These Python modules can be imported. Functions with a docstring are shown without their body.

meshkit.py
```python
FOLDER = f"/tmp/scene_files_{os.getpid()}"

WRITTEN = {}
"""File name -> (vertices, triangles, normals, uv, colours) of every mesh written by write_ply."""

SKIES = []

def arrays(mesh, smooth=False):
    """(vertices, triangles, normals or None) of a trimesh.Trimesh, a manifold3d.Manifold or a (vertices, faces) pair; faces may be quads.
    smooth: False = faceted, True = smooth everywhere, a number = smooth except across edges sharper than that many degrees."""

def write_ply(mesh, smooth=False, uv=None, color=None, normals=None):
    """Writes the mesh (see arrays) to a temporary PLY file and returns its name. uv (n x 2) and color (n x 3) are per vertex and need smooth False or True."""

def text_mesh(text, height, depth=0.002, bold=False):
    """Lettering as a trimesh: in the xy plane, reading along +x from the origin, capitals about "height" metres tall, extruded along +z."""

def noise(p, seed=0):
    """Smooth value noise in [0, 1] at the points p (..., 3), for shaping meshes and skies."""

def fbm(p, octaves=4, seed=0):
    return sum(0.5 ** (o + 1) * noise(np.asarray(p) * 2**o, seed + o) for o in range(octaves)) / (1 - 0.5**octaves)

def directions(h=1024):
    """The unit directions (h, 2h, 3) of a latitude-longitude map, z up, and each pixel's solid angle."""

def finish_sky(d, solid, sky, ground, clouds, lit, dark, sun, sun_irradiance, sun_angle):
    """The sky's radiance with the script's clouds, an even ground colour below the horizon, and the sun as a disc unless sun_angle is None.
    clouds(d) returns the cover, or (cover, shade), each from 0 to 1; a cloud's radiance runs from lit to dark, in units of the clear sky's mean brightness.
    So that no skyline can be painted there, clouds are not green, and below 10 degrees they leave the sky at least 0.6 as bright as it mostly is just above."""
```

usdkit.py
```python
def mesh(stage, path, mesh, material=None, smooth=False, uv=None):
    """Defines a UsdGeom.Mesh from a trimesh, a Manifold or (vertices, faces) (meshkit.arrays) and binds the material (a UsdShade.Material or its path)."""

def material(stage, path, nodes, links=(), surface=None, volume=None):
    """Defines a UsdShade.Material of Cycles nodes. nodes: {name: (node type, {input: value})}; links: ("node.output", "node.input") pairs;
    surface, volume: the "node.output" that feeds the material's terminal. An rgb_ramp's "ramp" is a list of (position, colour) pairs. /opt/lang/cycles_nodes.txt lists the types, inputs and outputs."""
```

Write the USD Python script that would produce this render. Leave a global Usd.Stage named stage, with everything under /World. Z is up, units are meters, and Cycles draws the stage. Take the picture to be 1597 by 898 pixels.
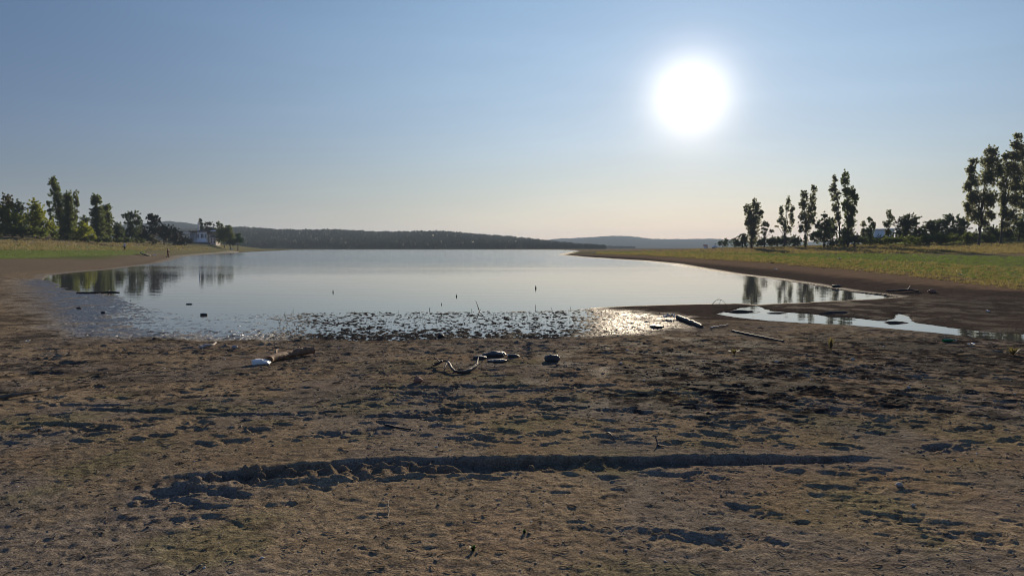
import math, random, numpy as np, trimesh, usdkit, meshkit
import manifold3d as m3
from pxr import Usd, UsdGeom, UsdLux, UsdShade, Gf, Sdf, Vt
from scipy.interpolate import RBFInterpolator
from scipy.ndimage import map_coordinates, gaussian_filter1d
from scipy.spatial import cKDTree
import shapely
from shapely.geometry import Polygon, Point

stage = Usd.Stage.CreateInMemory()
UsdGeom.SetStageUpAxis(stage, UsdGeom.Tokens.z)
UsdGeom.SetStageMetersPerUnit(stage, 1.0)
UsdGeom.Xform.Define(stage, '/World')
UsdGeom.Scope.Define(stage, '/World/Looks')
rnd = random.Random(7)
rng = np.random.default_rng(7)

# ------------------------------------------------------------------ camera
CAM_Z, FPX, PITCH = 2.05, 1140.0, math.radians(-3.19)
EXPOSURE = 0.7
cam = UsdGeom.Camera.Define(stage, '/World/camera')
cam.CreateHorizontalApertureAttr(36.0)
cam.CreateVerticalApertureAttr(36.0 * 575 / 1024)
cam.CreateFocalLengthAttr(36.0 * FPX / 1597)
cam.CreateClippingRangeAttr(Gf.Vec2f(0.05, 30000))
cam.CreateExposureAttr(EXPOSURE)
cam.AddTranslateOp().Set(Gf.Vec3d(0, 0, CAM_Z))
cam.AddRotateXYZOp().Set(Gf.Vec3f(90 + math.degrees(PITCH), 0, 0))

# ------------------------------------------------------------------ sky and sun
SUN = np.array([0.2443, 1.0131, 0.2063]); SUN /= np.linalg.norm(SUN)
SUN_EL, SUN_ROT = math.asin(SUN[2]), math.atan2(SUN[0], SUN[1])
SKY_STRENGTH, SUN_INT = 0.0625, 1.25

def mat(name, nodes, links=(), surface='p.BSDF', volume=None):
    return usdkit.material(stage, '/World/Looks/' + name, nodes, links, surface=surface, volume=volume)

# hazy air scatters light forward: the sky brightens in rings towards the sun, and the sun's own disc is lost in a white glare
def _cosd(a): return math.cos(math.radians(a))
def _fall(w): return {'math_type': 'multiply_add', 'value2': 1.0 / w, 'value3': -1.0 / w}
def _rgb(kind, c): return ('mix', {'mix_type': kind, 'fac': 1.0, **({'color1': c} if c else {})})
sky_mat = mat('sky_material', {
    'co': ('texture_coordinate', {}),
    'sky': ('sky_texture', {'sky_type': 'single_scattering', 'sun_disc': False, 'sun_elevation': SUN_EL, 'sun_rotation': SUN_ROT,
                            'altitude': 250.0, 'air_density': 1.0, 'aerosol_density': 0.03, 'ozone_density': 1.5}),
    'sep': ('separate_color', {}), 'pr': ('math', {'math_type': 'power', 'value2': 0.64}), 'pg': ('math', {'math_type': 'power', 'value2': 0.44}), 'pb': ('math', {'math_type': 'power', 'value2': 0.17}), 'com': ('combine_color', {}),
    'dot': ('normal', {'direction': tuple(SUN)}),
    'f1': ('math', _fall(0.00105)), 'e1': ('math', {'math_type': 'exponent'}), 'core': _rgb('multiply', (9.6, 8.3, 7.0)),
    'f2': ('math', _fall(0.0045)), 'e2': ('math', {'math_type': 'exponent'}), 'halo': _rgb('multiply', (1.25, 0.95, 0.68)),
    'f3': ('math', _fall(0.17)), 'e3': ('math', {'math_type': 'exponent'}), 'wide': _rgb('multiply', (1.47, 2.08, 3.7)), 'base': _rgb('add', (0.51, 0.83, 2.0)),
    'prod': _rgb('multiply', None),
    # dust low over the horizon takes the blue out
    'xyz': ('separate_xyz', {}), 'low': ('map_range', {'range_type': 'smoothstep', 'from_min': 0.0, 'from_max': 0.17, 'to_min': 0.0, 'to_max': 1.0, 'clamp': True}),
    'dust': ('mix', {'mix_type': 'mix', 'color1': (1.03, 1.0, 0.80), 'color2': (1.0, 1.0, 1.0)}), 'dusty': _rgb('multiply', None),
    # faint high cirrus
    'cm': ('mapping', {'scale': (2.2, 1.6, 15.0), 'rotation': (0.12, 0.05, 0.3)}), 'cn': ('noise_texture', {'scale': 1.3, 'detail': 5.0, 'roughness': 0.55}),
    'cr': ('map_range', {'from_min': 0.45, 'from_max': 0.75, 'to_min': 0.99, 'to_max': 1.05, 'clamp': True}), 'cir': _rgb('multiply', None),
    's2': _rgb('add', None), 's3': _rgb('add', None),
    'bg': ('background_shader', {'strength': SKY_STRENGTH})},
    [('co.generated', 'dot.normal')] + [x for k, nm in (('1', 'core'), ('2', 'halo'), ('3', 'wide')) for x in
     (('dot.dot', f'f{k}.value1'), (f'f{k}.value', f'e{k}.value1'), (f'e{k}.value', nm + '.color2'))] +
    [('sky.color', 'sep.color'), ('sep.r', 'pr.value1'), ('sep.g', 'pg.value1'), ('sep.b', 'pb.value1'), ('pr.value', 'com.r'), ('pg.value', 'com.g'), ('pb.value', 'com.b'),
     ('wide.color', 'base.color2'), ('com.color', 'prod.color1'), ('base.color', 'prod.color2'), ('co.generated', 'cm.vector'), ('cm.vector', 'cn.vector'), ('cn.fac', 'cr.value'),
     ('co.generated', 'xyz.vector'), ('xyz.z', 'low.value'), ('low.result', 'dust.fac'), ('prod.color', 'dusty.color1'), ('dust.color', 'dusty.color2'), ('dusty.color', 'cir.color1'), ('cr.result', 'cir.color2'), ('cir.color', 's2.color1'), ('core.color', 's2.color2'), ('s2.color', 's3.color1'), ('halo.color', 's3.color2'), ('s3.color', 'bg.color')], surface='bg.background')
dome = UsdLux.DomeLight.Define(stage, '/World/sky')
dome.CreateIntensityAttr(1.0)
UsdShade.MaterialBindingAPI.Apply(dome.GetPrim()).Bind(sky_mat)
dome.GetPrim().SetCustomDataByKey('kind', 'structure')

sun = UsdLux.DistantLight.Define(stage, '/World/sun')
sun.CreateIntensityAttr(SUN_INT); sun.CreateAngleAttr(0.5); sun.CreateNormalizeAttr(True)
sun.CreateColorAttr(Gf.Vec3f(1.0, 0.84, 0.63))
_q = Gf.Rotation(Gf.Vec3d(0, 0, 1), Gf.Vec3d(*map(float, SUN))).GetQuat()
sun.AddOrientOp(UsdGeom.XformOp.PrecisionDouble).Set(Gf.Quatd(_q))

# ------------------------------------------------------------------ helpers
F = np.array([0, math.cos(PITCH), math.sin(PITCH)]); U = np.array([0, -math.sin(PITCH), math.cos(PITCH)])
CAM = np.array([0, 0, CAM_Z])

def ray(px, py):
    return np.array([(px - 798.5) / FPX, 0, 0]) + F + U * ((449 - py) / FPX)

def P(px, py, D):
    """The point seen at (px, py) of the photograph that lies D metres ahead."""
    d = ray(px, py)
    return CAM + d * (D / d[1])

def at_z(px, py, z=0.0):
    d = ray(px, py)
    return CAM + d * ((z - CAM_Z) / d[2])

def pixel_of(x, y, z):
    v = np.stack([x, y, z - CAM_Z], -1)
    f = np.maximum(v @ F, 1e-3)
    return 798.5 + FPX * v[..., 0] / f, 449 - FPX * (v @ U) / f

def sm(a, b, x):
    t = np.clip((x - a) / (b - a), 0, 1)
    return t * t * (3 - 2 * t)

used = {}
def numbered(path):
    n = used.get(path, 0); used[path] = n + 1
    return path if n == 0 else f'{path}_{n:03d}'

def keys(prim, label=None, category=None, group=None, kind=None):
    for k, v in (('label', label), ('category', category), ('group', group), ('kind', kind)):
        if v: prim.SetCustomDataByKey(k, v)
    return prim

GROUPS = {'stone': 'stones on the mud and sand', 'mud_lump': 'mud lumps on the shore', 'paper_scrap': 'white scraps of litter', 'plastic_bag': 'plastic bags on the shore', 'stake': 'stakes and stems in the wet mud',
          'floating_bottle': 'floats in the lake', 'weed': 'weeds on the shore', 'person': 'people on the left bank'}
TREES = {'poplar_tree': 'poplars', 'broadleaf_tree': 'broadleaf trees', 'bush': 'bushes', 'hedge': 'hedges', 'thin_tree': 'thin trees', 'young_tree': 'young trees'}
def thing(name, label, category, loc=(0, 0, 0), rotz=0, group=None):
    group = group or GROUPS.get(name) or (f"{TREES[name]} on the {'left' if loc[0] < 0 else 'right'} bank" if name in TREES else None)
    x = UsdGeom.Xform.Define(stage, numbered('/World/' + name))
    x.AddTranslateOp().Set(Gf.Vec3d(*map(float, loc)))
    if rotz: x.AddRotateZOp().Set(float(rotz))
    return keys(x.GetPrim(), label, category, group)

def obj(name, mesh, m, parent=None, smooth=False):
    base = str(parent.GetPath()) if parent else '/World'
    return usdkit.mesh(stage, numbered(base + '/' + name), mesh, m, smooth=smooth).GetPrim()

def tube(pts, radii, n=8, cap=True):
    pts = np.asarray(pts, float); radii = np.broadcast_to(np.asarray(radii, float), len(pts))
    t = np.gradient(pts, axis=0); t /= np.linalg.norm(t, axis=1, keepdims=True) + 1e-12
    ref = np.array([0, 0, 1.0]) if abs(t[:, 2]).mean() < 0.8 else np.array([1.0, 0, 0])
    a = np.cross(t, ref); a /= np.linalg.norm(a, axis=1, keepdims=True) + 1e-12
    b = np.cross(t, a)
    th = np.linspace(0, 2 * np.pi, n, endpoint=False)
    v = pts[:, None] + radii[:, None, None] * (a[:, None] * np.cos(th)[None, :, None] + b[:, None] * np.sin(th)[None, :, None])
    v = v.reshape(-1, 3); f = []
    for i in range(len(pts) - 1):
        for k in range(n):
            q = (i * n + k, i * n + (k + 1) % n, (i + 1) * n + (k + 1) % n, (i + 1) * n + k)
            f += [[q[0], q[2], q[1]], [q[0], q[3], q[2]]]
    if cap:
        v = np.vstack([v, pts[0], pts[-1]]); c0, c1 = len(v) - 2, len(v) - 1; e = (len(pts) - 1) * n
        for k in range(n):
            f += [[c0, k, (k + 1) % n], [c1, e + (k + 1) % n, e + k]]
    return trimesh.Trimesh(v, np.array(f), process=False)

def join(*ms):
    return trimesh.util.concatenate([m for m in ms])

def box(x0, x1, y0, y1, z0, z1, bev=0.0):
    if bev:
        p = []
        for x in (x0, x1):
            for y in (y0, y1):
                for z in (z0, z1):
                    for ax in range(3):
                        q = [x, y, z]; s = [bev if v == lo else -bev for v, lo in zip(q, (x0, y0, z0))]
                        s[ax] = 0
                        p.append([a + b for a, b in zip(q, s)])
        return trimesh.convex.convex_hull(np.array(p))
    m = trimesh.creation.box([x1 - x0, y1 - y0, z1 - z0]); m.apply_translation([(x0 + x1) / 2, (y0 + y1) / 2, (z0 + z1) / 2]); return m

# ------------------------------------------------------------------ materials
def plain(name, c, rough=0.85, var=0.25, scale=3.0, bump=0.0, bscale=40.0, spec=0.3, **kw):
    n = {'g': ('geometry', {}), 'n': ('noise_texture', {'scale': scale, 'detail': 5.0, 'roughness': 0.6}),
         'r': ('rgb_ramp', {'ramp': [(0.3, tuple(x * (1 - var) for x in c)), (0.7, tuple(min(1, x * (1 + var)) for x in c))]}),
         'p': ('principled_bsdf', {'roughness': rough, 'specular_ior_level': spec, **kw})}
    l = [('g.position', 'n.vector'), ('n.fac', 'r.fac'), ('r.color', 'p.base_color')]
    if bump:
        n['bn'] = ('noise_texture', {'scale': bscale, 'detail': 4.0}); n['b'] = ('bump', {'strength': 0.8, 'distance': bump})
        l += [('g.position', 'bn.vector'), ('bn.fac', 'b.height'), ('b.normal', 'p.normal')]
    return mat(name, n, l)

def leafmat(name, cols, trans=0.35, tint=(1.0, 1.0, 0.6)):
    """Leaves: each leaf its own tone, some light let through."""
    k = [(i / max(1, len(cols) - 1), c) for i, c in enumerate(cols)]
    return mat(name, {'g': ('geometry', {}), 'r': ('rgb_ramp', {'ramp': k}),
                      't': ('mix', {'mix_type': 'multiply', 'fac': 1.0, 'color2': tuple(1.6 * x for x in tint)}),
                      'd': ('principled_bsdf', {'roughness': 0.6, 'specular_ior_level': 0.3}), 'tr': ('translucent_bsdf', {}),
                      'm': ('mix_closure', {'fac': trans})},
               [('g.random_per_island', 'r.fac'), ('r.color', 'd.base_color'), ('r.color', 't.color1'), ('t.color', 'tr.color'),
                ('d.BSDF', 'm.closure1'), ('tr.BSDF', 'm.closure2')], surface='m.closure')

M = {}
M['bark'] = plain('bark_dark', (0.07, 0.055, 0.042), 0.95, 0.4, 2.0)
M['driftwood'] = plain('driftwood_brown', (0.16, 0.085, 0.045), 0.8, 0.45, 14.0, 0.006, 60)
M['driftgrey'] = plain('driftwood_grey', (0.11, 0.085, 0.06), 0.85, 0.4, 12.0, 0.004, 70)
M['driftdark'] = plain('driftwood_dark', (0.03, 0.022, 0.02), 0.7, 0.4, 12.0, 0.004, 70)
M['whiteplastic'] = plain('white_plastic', (0.72, 0.69, 0.63), 0.5, 0.06, 5.0)
M['greenglass'] = plain('green_bottle', (0.01, 0.12, 0.04), 0.12, 0.1, 5.0)
M['stonedark'] = plain('stone_dark', (0.05, 0.047, 0.045), 0.55, 0.5, 9.0, 0.01, 30)
M['stonepale'] = plain('stone_pale', (0.36, 0.3, 0.25), 0.8, 0.3, 12.0, 0.006, 50)
M['stonered'] = plain('stone_red', (0.26, 0.13, 0.085), 0.85, 0.35, 12.0, 0.006, 50)
M['mudclod'] = plain('mud_clod', (0.035, 0.03, 0.027), 0.6, 0.4, 12.0, 0.008, 50)
M['whitewall'] = plain('white_plaster', (0.74, 0.69, 0.66), 0.9, 0.08, 0.8)
M['greywall'] = plain('pale_grey_plaster', (0.5, 0.46, 0.45), 0.9, 0.12, 0.8)
M['bluewall'] = plain('pale_blue_cladding', (0.80, 0.83, 0.84), 0.7, 0.06, 0.5)
M['roofdark'] = plain('dark_roof', (0.035, 0.033, 0.04), 0.8, 0.25, 2.0)
M['windowdark'] = plain('window_glass_dark', (0.015, 0.018, 0.022), 0.08, 0.1, 1.0)
M['stoneterrace'] = plain('terrace_stone', (0.13, 0.11, 0.10), 0.9, 0.3, 2.0)
M['redpaint'] = plain('red_paint', (0.45, 0.07, 0.03), 0.6, 0.15, 2.0)
M['skin'] = plain('skin', (0.42, 0.25, 0.17), 0.55, 0.06, 8.0)
M['hair'] = plain('hair_dark', (0.02, 0.014, 0.01), 0.6, 0.3, 30.0)
M['clothred'] = plain('cloth_red_brown', (0.16, 0.045, 0.028), 0.9, 0.2, 12.0)
M['clothblack'] = plain('cloth_black', (0.012, 0.012, 0.014), 0.9, 0.2, 12.0)
M['clothgrey'] = plain('cloth_light_grey', (0.42, 0.42, 0.44), 0.9, 0.12, 12.0)
M['clothbrown'] = plain('cloth_brown', (0.06, 0.04, 0.035), 0.9, 0.2, 12.0)
M['stem'] = plain('dead_stem', (0.05, 0.04, 0.028), 0.9, 0.4, 8.0)
M['poplar'] = leafmat('leaves_poplar', [(0.10, 0.125, 0.05), (0.17, 0.20, 0.075), (0.25, 0.26, 0.11)], 0.5)
M['poplargrey'] = leafmat('leaves_poplar_dusty', [(0.16, 0.175, 0.125), (0.26, 0.27, 0.18), (0.35, 0.33, 0.23)], 0.6, (1, .95, .7))
M['yellowgreen'] = leafmat('leaves_yellow_green', [(0.16, 0.18, 0.035), (0.27, 0.28, 0.055), (0.38, 0.35, 0.08)], 0.6)
M['orangeleaf'] = leafmat('leaves_turning', [(0.08, 0.07, 0.02), (0.18, 0.11, 0.03), (0.22, 0.12, 0.04)], 0.4)
M['darkleaf'] = leafmat('leaves_dark', [(0.055, 0.075, 0.045), (0.10, 0.12, 0.068), (0.15, 0.165, 0.09)], 0.5)
M['pineleaf'] = leafmat('needles_pine', [(0.01, 0.015, 0.012), (0.02, 0.028, 0.02)], 0.08)
M['midleaf'] = leafmat('leaves_mid_green', [(0.085, 0.11, 0.035), (0.15, 0.18, 0.055), (0.22, 0.235, 0.08)], 0.5)
M['brightleaf'] = leafmat('leaves_fresh_green', [(0.02, 0.06, 0.014), (0.04, 0.1, 0.024)], 0.35)
M['olivebush'] = leafmat('leaves_olive', [(0.06, 0.065, 0.04), (0.11, 0.11, 0.06), (0.14, 0.13, 0.07)], 0.3)
M['grassgreen'] = leafmat('grass_green_blades', [(0.08, 0.115, 0.035), (0.13, 0.165, 0.055), (0.19, 0.215, 0.085)], 0.4)
M['grassdry'] = leafmat('grass_dry_blades', [(0.15, 0.125, 0.07), (0.24, 0.20, 0.12), (0.32, 0.28, 0.18)], 0.4)
M['forestleaf'] = leafmat('leaves_forest', [(0.014, 0.022, 0.014), (0.026, 0.036, 0.02), (0.042, 0.05, 0.026)], 0.15)

# ------------------------------------------------------------------ the lie of the land
def dens(poly, step=6):
    out = []
    for (x0, y0), (x1, y1) in zip(poly, poly[1:] + poly[:1]):
        n = max(1, int(max(abs(x1 - x0), abs(y1 - y0) * 8) / step))
        out += [(x0 + (x1 - x0) * k / n, y0 + (y1 - y0) * k / n) for k in range(n)]
    return out

def lp(p):
    return math.atan2(p[0], p[1]), math.log(math.hypot(p[0], p[1]))

LAKE = [(456, 389.6), (520, 389.0), (700, 389.0), (868, 389.4), (905, 390.6), (880, 395), (868, 397.3), (905, 401), (950, 404), (1000, 407), (1050, 412), (1090, 419), (1140, 427),
        (1200, 434), (1260, 443), (1330, 455), (1380, 461), (1402, 464), (1370, 467), (1300, 470), (1240, 473), (1180, 475), (1150, 473.5), (1060, 475), (985, 477), (925, 480),
        (880, 485), (760, 486.5), (620, 487), (480, 488), (400, 490), (290, 491), (240, 484), (200, 472), (180, 461), (110, 455), (85, 447), (64, 438), (75, 429),
        (125, 424), (175, 420), (250, 410), (272, 405), (286, 400), (335, 396), (398, 392.2), (440, 390.5)]
FLAT = [(64, 438), (85, 447), (110, 455), (180, 461), (200, 472), (240, 484), (290, 491), (400, 490), (480, 488), (620, 487), (760, 486.5), (880, 485), (925, 481), (990, 488), (1055, 497),
        (1040, 512), (990, 521), (900, 526), (800, 528), (600, 531), (400, 531), (250, 528), (130, 525), (112, 508), (100, 488), (80, 460)]
CREEK = [(1118, 490), (1155, 481), (1180, 477), (1200, 485), (1260, 489), (1330, 496), (1380, 501), (1395, 497), (1402, 489), (1415, 493), (1425, 503), (1480, 511), (1540, 518), (1700, 527),
         (1700, 541), (1597, 532), (1540, 528), (1480, 521), (1400, 513), (1330, 507), (1260, 504), (1200, 500), (1150, 495)]

def lp_poly(poly):
    return Polygon([lp(at_z(*q)) for q in dens(poly)]).buffer(0)

AZ = np.linspace(-0.8, 0.8, 641); LR = np.linspace(math.log(3.0), math.log(1400.0), 1230)
def sdist(poly):
    """Signed distance to a polygon, positive outside, as a share of the distance from the camera."""
    a, l = np.meshgrid(AZ, LR, indexing='ij')
    inside = shapely.contains_xy(poly, a.ravel(), l.ravel())
    ring = np.array(poly.exterior.segmentize(0.004).coords) if poly.geom_type == 'Polygon' else np.vstack([np.array(g.exterior.segmentize(0.004).coords) for g in poly.geoms])
    d, _ = cKDTree(ring).query(np.c_[a.ravel(), l.ravel()])
    return np.where(inside, -d, d).reshape(a.shape)
S_lake, S_flat, S_creek = (sdist(lp_poly(q)) for q in (LAKE, FLAT, CREEK))

ctl = []
def c(px, py, D): p = P(px, py, D); ctl.append((*lp(p), p[2]))
def cz(az, r, z): ctl.append((math.radians(az), math.log(r), z))
for az in (-50, -40, -30, -20, -10, 0, 10, 20, 30, 40, 50):
    for r, z in ((0.5, .50), (3.4, .485), (6, .42), (9, .32), (12, .2), (15, .1), (17.5, .035)):
        cz(az, r, z + (0.12 * max(0, (abs(az) - 25) / 25) if az < 0 and r > 6 else 0))
for az in (-65, -90, -120, -150, -179, 65, 90, 120, 150, 179):
    for r, z in ((0.5, .5), (5, .6), (20, 1.0), (80, 3.0), (400, 8.0), (5000, 12)): cz(az, r, z)
# left bank
for q in ((0, 430, 46), (0, 404, 75), (0, 380, 130), (0, 366, 165), (0, 362, 190), (-150, 455, 32), (-150, 430, 46), (-150, 404, 75), (-150, 378, 130), (-150, 362, 170), (75, 400, 95), (80, 372, 178),
          (150, 416, 72), (150, 400, 100), (150, 384, 160), (150, 377, 192), (205, 398, 130), (205, 389, 170), (205, 379.5, 222), (262, 401, 139), (262, 391, 190), (262, 381, 230), (230, 412, 94),
          (310, 392, 235), (310, 384, 270), (312, 376.2, 290), (285, 377, 285), (340, 381, 305), (330, 376, 300), (370, 389, 315), (370, 383, 335), (400, 389.2, 420), (440, 388.3, 530), (250, 377, 330), (340, 377, 420),
          (60, 362, 230), (200, 374, 300)): c(*q)
# right bank
for q in ((1597, 505, 20), (1597, 480, 24), (1597, 455, 28), (1597, 440, 33), (1597, 400, 80), (1597, 385, 130), (1590, 376, 150), (1750, 440, 33), (1750, 400, 80), (1750, 370, 150), (1500, 490, 21.5), (1500, 470, 25), (1500, 445, 33),
          (1500, 400, 85), (1525, 383, 135), (1562, 380.5, 140), (1470, 381, 150), (1400, 447, 35), (1400, 425, 46), (1400, 400, 85), (1400, 386, 150), (1400, 381, 182), (1280, 428, 52), (1280, 400, 100), (1310, 386, 175), (1355, 383, 185), (1256, 386, 180), (1340, 380, 205),
          (1172, 420, 62), (1172, 403, 105), (1172, 387, 195), (1100, 412, 80), (1100, 400, 125), (1105, 388, 240), (1150, 385, 260), (1000, 402.5, 128), (1000, 397, 165), (1000, 391, 260), (900, 397.5, 195), (900, 394.5, 235), (880, 396, 208), (950, 390.5, 300),
          (1000, 390, 400), (1230, 384, 230), (1300, 483, 23), (1230, 481, 23.6), (1450, 478, 24), (1100, 482, 23.5)): c(*q)
# the far side
for px in range(-400, 2100, 120):
    c(px, 388.4, 720); c(px, 387.5, 1100); c(px, 386, 3000); c(px, 386, 6000)
ctl = np.array(ctl)
RBF = RBFInterpolator(ctl[:, :2] * [1.6, 1.0], ctl[:, 2], kernel='linear', smoothing=0.0, neighbors=40)
def grid_lookup(G, az, lr):
    i = (az - AZ[0]) / (AZ[1] - AZ[0]); j = (lr - LR[0]) / (LR[1] - LR[0])
    return map_coordinates(G, [i, j], order=1, mode='nearest')

# rings and spokes of the ground sheet: finest where the photograph stands closest
def geo(a, b, ratio):
    n = max(2, int(math.log(b / a) / ratio)); return list(np.exp(np.linspace(math.log(a), math.log(b), n, endpoint=False)))
RING = np.array(geo(0.3, 3.0, 0.12) + geo(3.0, 9.0, 0.003) + geo(9.0, 60, 0.0042) + geo(60, 700, 0.011) + geo(700, 9000, 0.05) + [9000.0])
fine = np.radians(np.linspace(-37.5, 37.5, 745))
coarse = np.radians(np.linspace(37.5, 322.5, 90)[1:-1])
SPOKE = np.concatenate([fine, coarse])
A, R = np.meshgrid(SPOKE, RING, indexing='ij')
Aw = (A + np.pi) % (2 * np.pi) - np.pi
X, Y = R * np.sin(A), R * np.cos(A); LRr = np.log(R)
# base relief on a coarse polar grid, then on the sheet
ca, cl = np.linspace(-np.pi, np.pi, 361), np.linspace(math.log(0.3), math.log(9000), 260)
ga, gl = np.meshgrid(ca, cl, indexing='ij')
gz = RBF(np.c_[ga.ravel() * 1.6, gl.ravel()]).reshape(ga.shape)
from scipy.ndimage import gaussian_filter
gz = gaussian_filter(gz, 1.0, mode='nearest')
H0 = map_coordinates(gz, [(Aw + np.pi) / (ca[1] - ca[0]), (LRr - cl[0]) / (cl[1] - cl[0])], order=1, mode='nearest')
inner = (np.abs(Aw) < 0.79) & (R > 3.05) & (R < 1390)
def region(G):
    out = np.full(A.shape, 1.0); out[inner] = grid_lookup(G, Aw[inner], LRr[inner]); return out
sL, sF, sC = region(S_lake), region(S_flat), region(S_creek)
XY0 = np.stack([X, Y, np.zeros_like(X)], -1)
near = R < 70
def fb(scale, octv, seed, where=near):
    out = np.zeros(A.shape); p = XY0[where] * scale; p[:, 2] = seed * 3.7
    out[where] = meshkit.fbm(p, octv, seed) - 0.5
    return out
n_big = fb(0.35, 4, 1, R < 900); n_mid = fb(1.6, 4, 2); n_fine = fb(7.0, 3, 3, R < 45); n_micro = fb(22.0, 3, 4, R < 16)
sL = sL + np.where(inner, 0.010 * n_mid + 0.006 * n_fine, 0) * (R < 60); sC = sC + np.where(inner, 0.010 * n_mid + 0.006 * n_fine, 0)
PX, PY = pixel_of(X, Y, H0)
wob = 0.012 * n_big + 0.010 * n_mid
land = np.maximum(H0, 0.02)
H = land * (0.25 + 0.75 * sm(0, 0.045, sL)) * (0.3 + 0.7 * sm(0, 0.05, sC))
H = np.where(sL < 0, -0.03 - 0.5 * sm(0, 0.12, -sL), H + 0.0)
flat = sm(0.045, -0.008, sF + 0.12 * n_mid * (R < 60) + 0.03 * n_big) * (sL > -0.01)
rough_near = sm(0.0, 6, R) * (1 - sm(30, 60, R))
dry = np.clip(1 - flat, 0, 1) * (sL > 0)

# roughness of the churned shore: most in the trampled belt, least on the sand close by
belt = sm(506, 540, PY) * sm(690, 600, PY)
right_mud = sm(880, 1050, PX) * sm(512, 540, PY) * sm(690, 610, PY)
creek_mud = sm(1150, 1300, PX) * sm(455, 475, PY) * sm(545, 520, PY)
left_edge = sm(200, 60, PX) * sm(430, 460, PY) * sm(640, 560, PY)
rough = 0.18 + 0.36 * belt * (0.3 + 1.3 * np.clip(n_big + 0.5, 0, 1)) + 0.38 * right_mud + 0.45 * creek_mud + 0.35 * left_edge
rough = np.where(inner, np.clip(rough, 0, 2.2), 0.6)
land_amp = dry * sm(0.0, 0.02, np.minimum(sL, 1)) * sm(0, 0.012, sC)
H = H + land_amp * rough * (0.016 * n_mid + 0.026 * n_fine) + land_amp * (0.012 + 0.010 * rough) * n_micro + 0.10 * n_big * (H0 > 0.2) * (R > 3.2) * dry
H = np.where(sC < 0.004, np.minimum(H, 0.012 - 2.2 * np.maximum(0, 0.006 - sC)), H)
# wet flats: mud hovering at the water line, clods standing out of it
ridge = 0.5 - np.abs(fb(3.2, 3, 9, R < 60)) * 2.2
n_dash = fb(18.0, 2, 17, R < 40)
Hf = -0.006 + 0.016 * sm(508, 528, PY) + (0.030 + 0.026 * sm(380, 480, PX)) * np.clip(0.5 * n_mid + 0.45 * n_fine + 1.3 * n_dash, -0.4, 0.5) + 0.018 * (ridge - 0.4) + 0.010 * sm(0.0, -0.04, sF) * 0
Hf = Hf - 0.02 * sm(420, 180, PX) * 0 + 0.016 * sm(300, 120, PX) + 0.030 * sm(890, 980, PX)
H = np.where(sL > -0.01, H * (1 - flat) + Hf * flat, H)

# hoof prints, hollows and clods pressed into the mud: (x, y, long, short, turn, depth)
marks = []
def mark(px, py, l, s, turn, depth): p = at_z(px, py, 0.3 if py > 600 else 0.15); marks.append((p[0], p[1], l, s, math.radians(turn), depth))
r2 = random.Random(11)
for _ in range(1700):
    px, py = r2.uniform(-60, 1660), 526 + 190 * r2.random() ** 1.5
    k = r2.random() ** 2
    mark(px, py, 0.035 + 0.12 * k, 0.022 + 0.05 * k, r2.uniform(-45, 45), 0.007 + 0.019 * k)
for _ in range(520):
    px, py = r2.gauss(1240, 190), r2.gauss(585, 34)
    mark(px, py, r2.uniform(0.06, 0.2), r2.uniform(0.03, 0.07), r2.uniform(-50, 10), r2.uniform(0.010, 0.03))
for _ in range(170):
    mark(r2.uniform(-60, 1660), 690 + 230 * r2.random(), r2.uniform(0.03, 0.12), r2.uniform(0.02, 0.045), r2.uniform(-30, 30), r2.uniform(0.002, 0.007))
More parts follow.
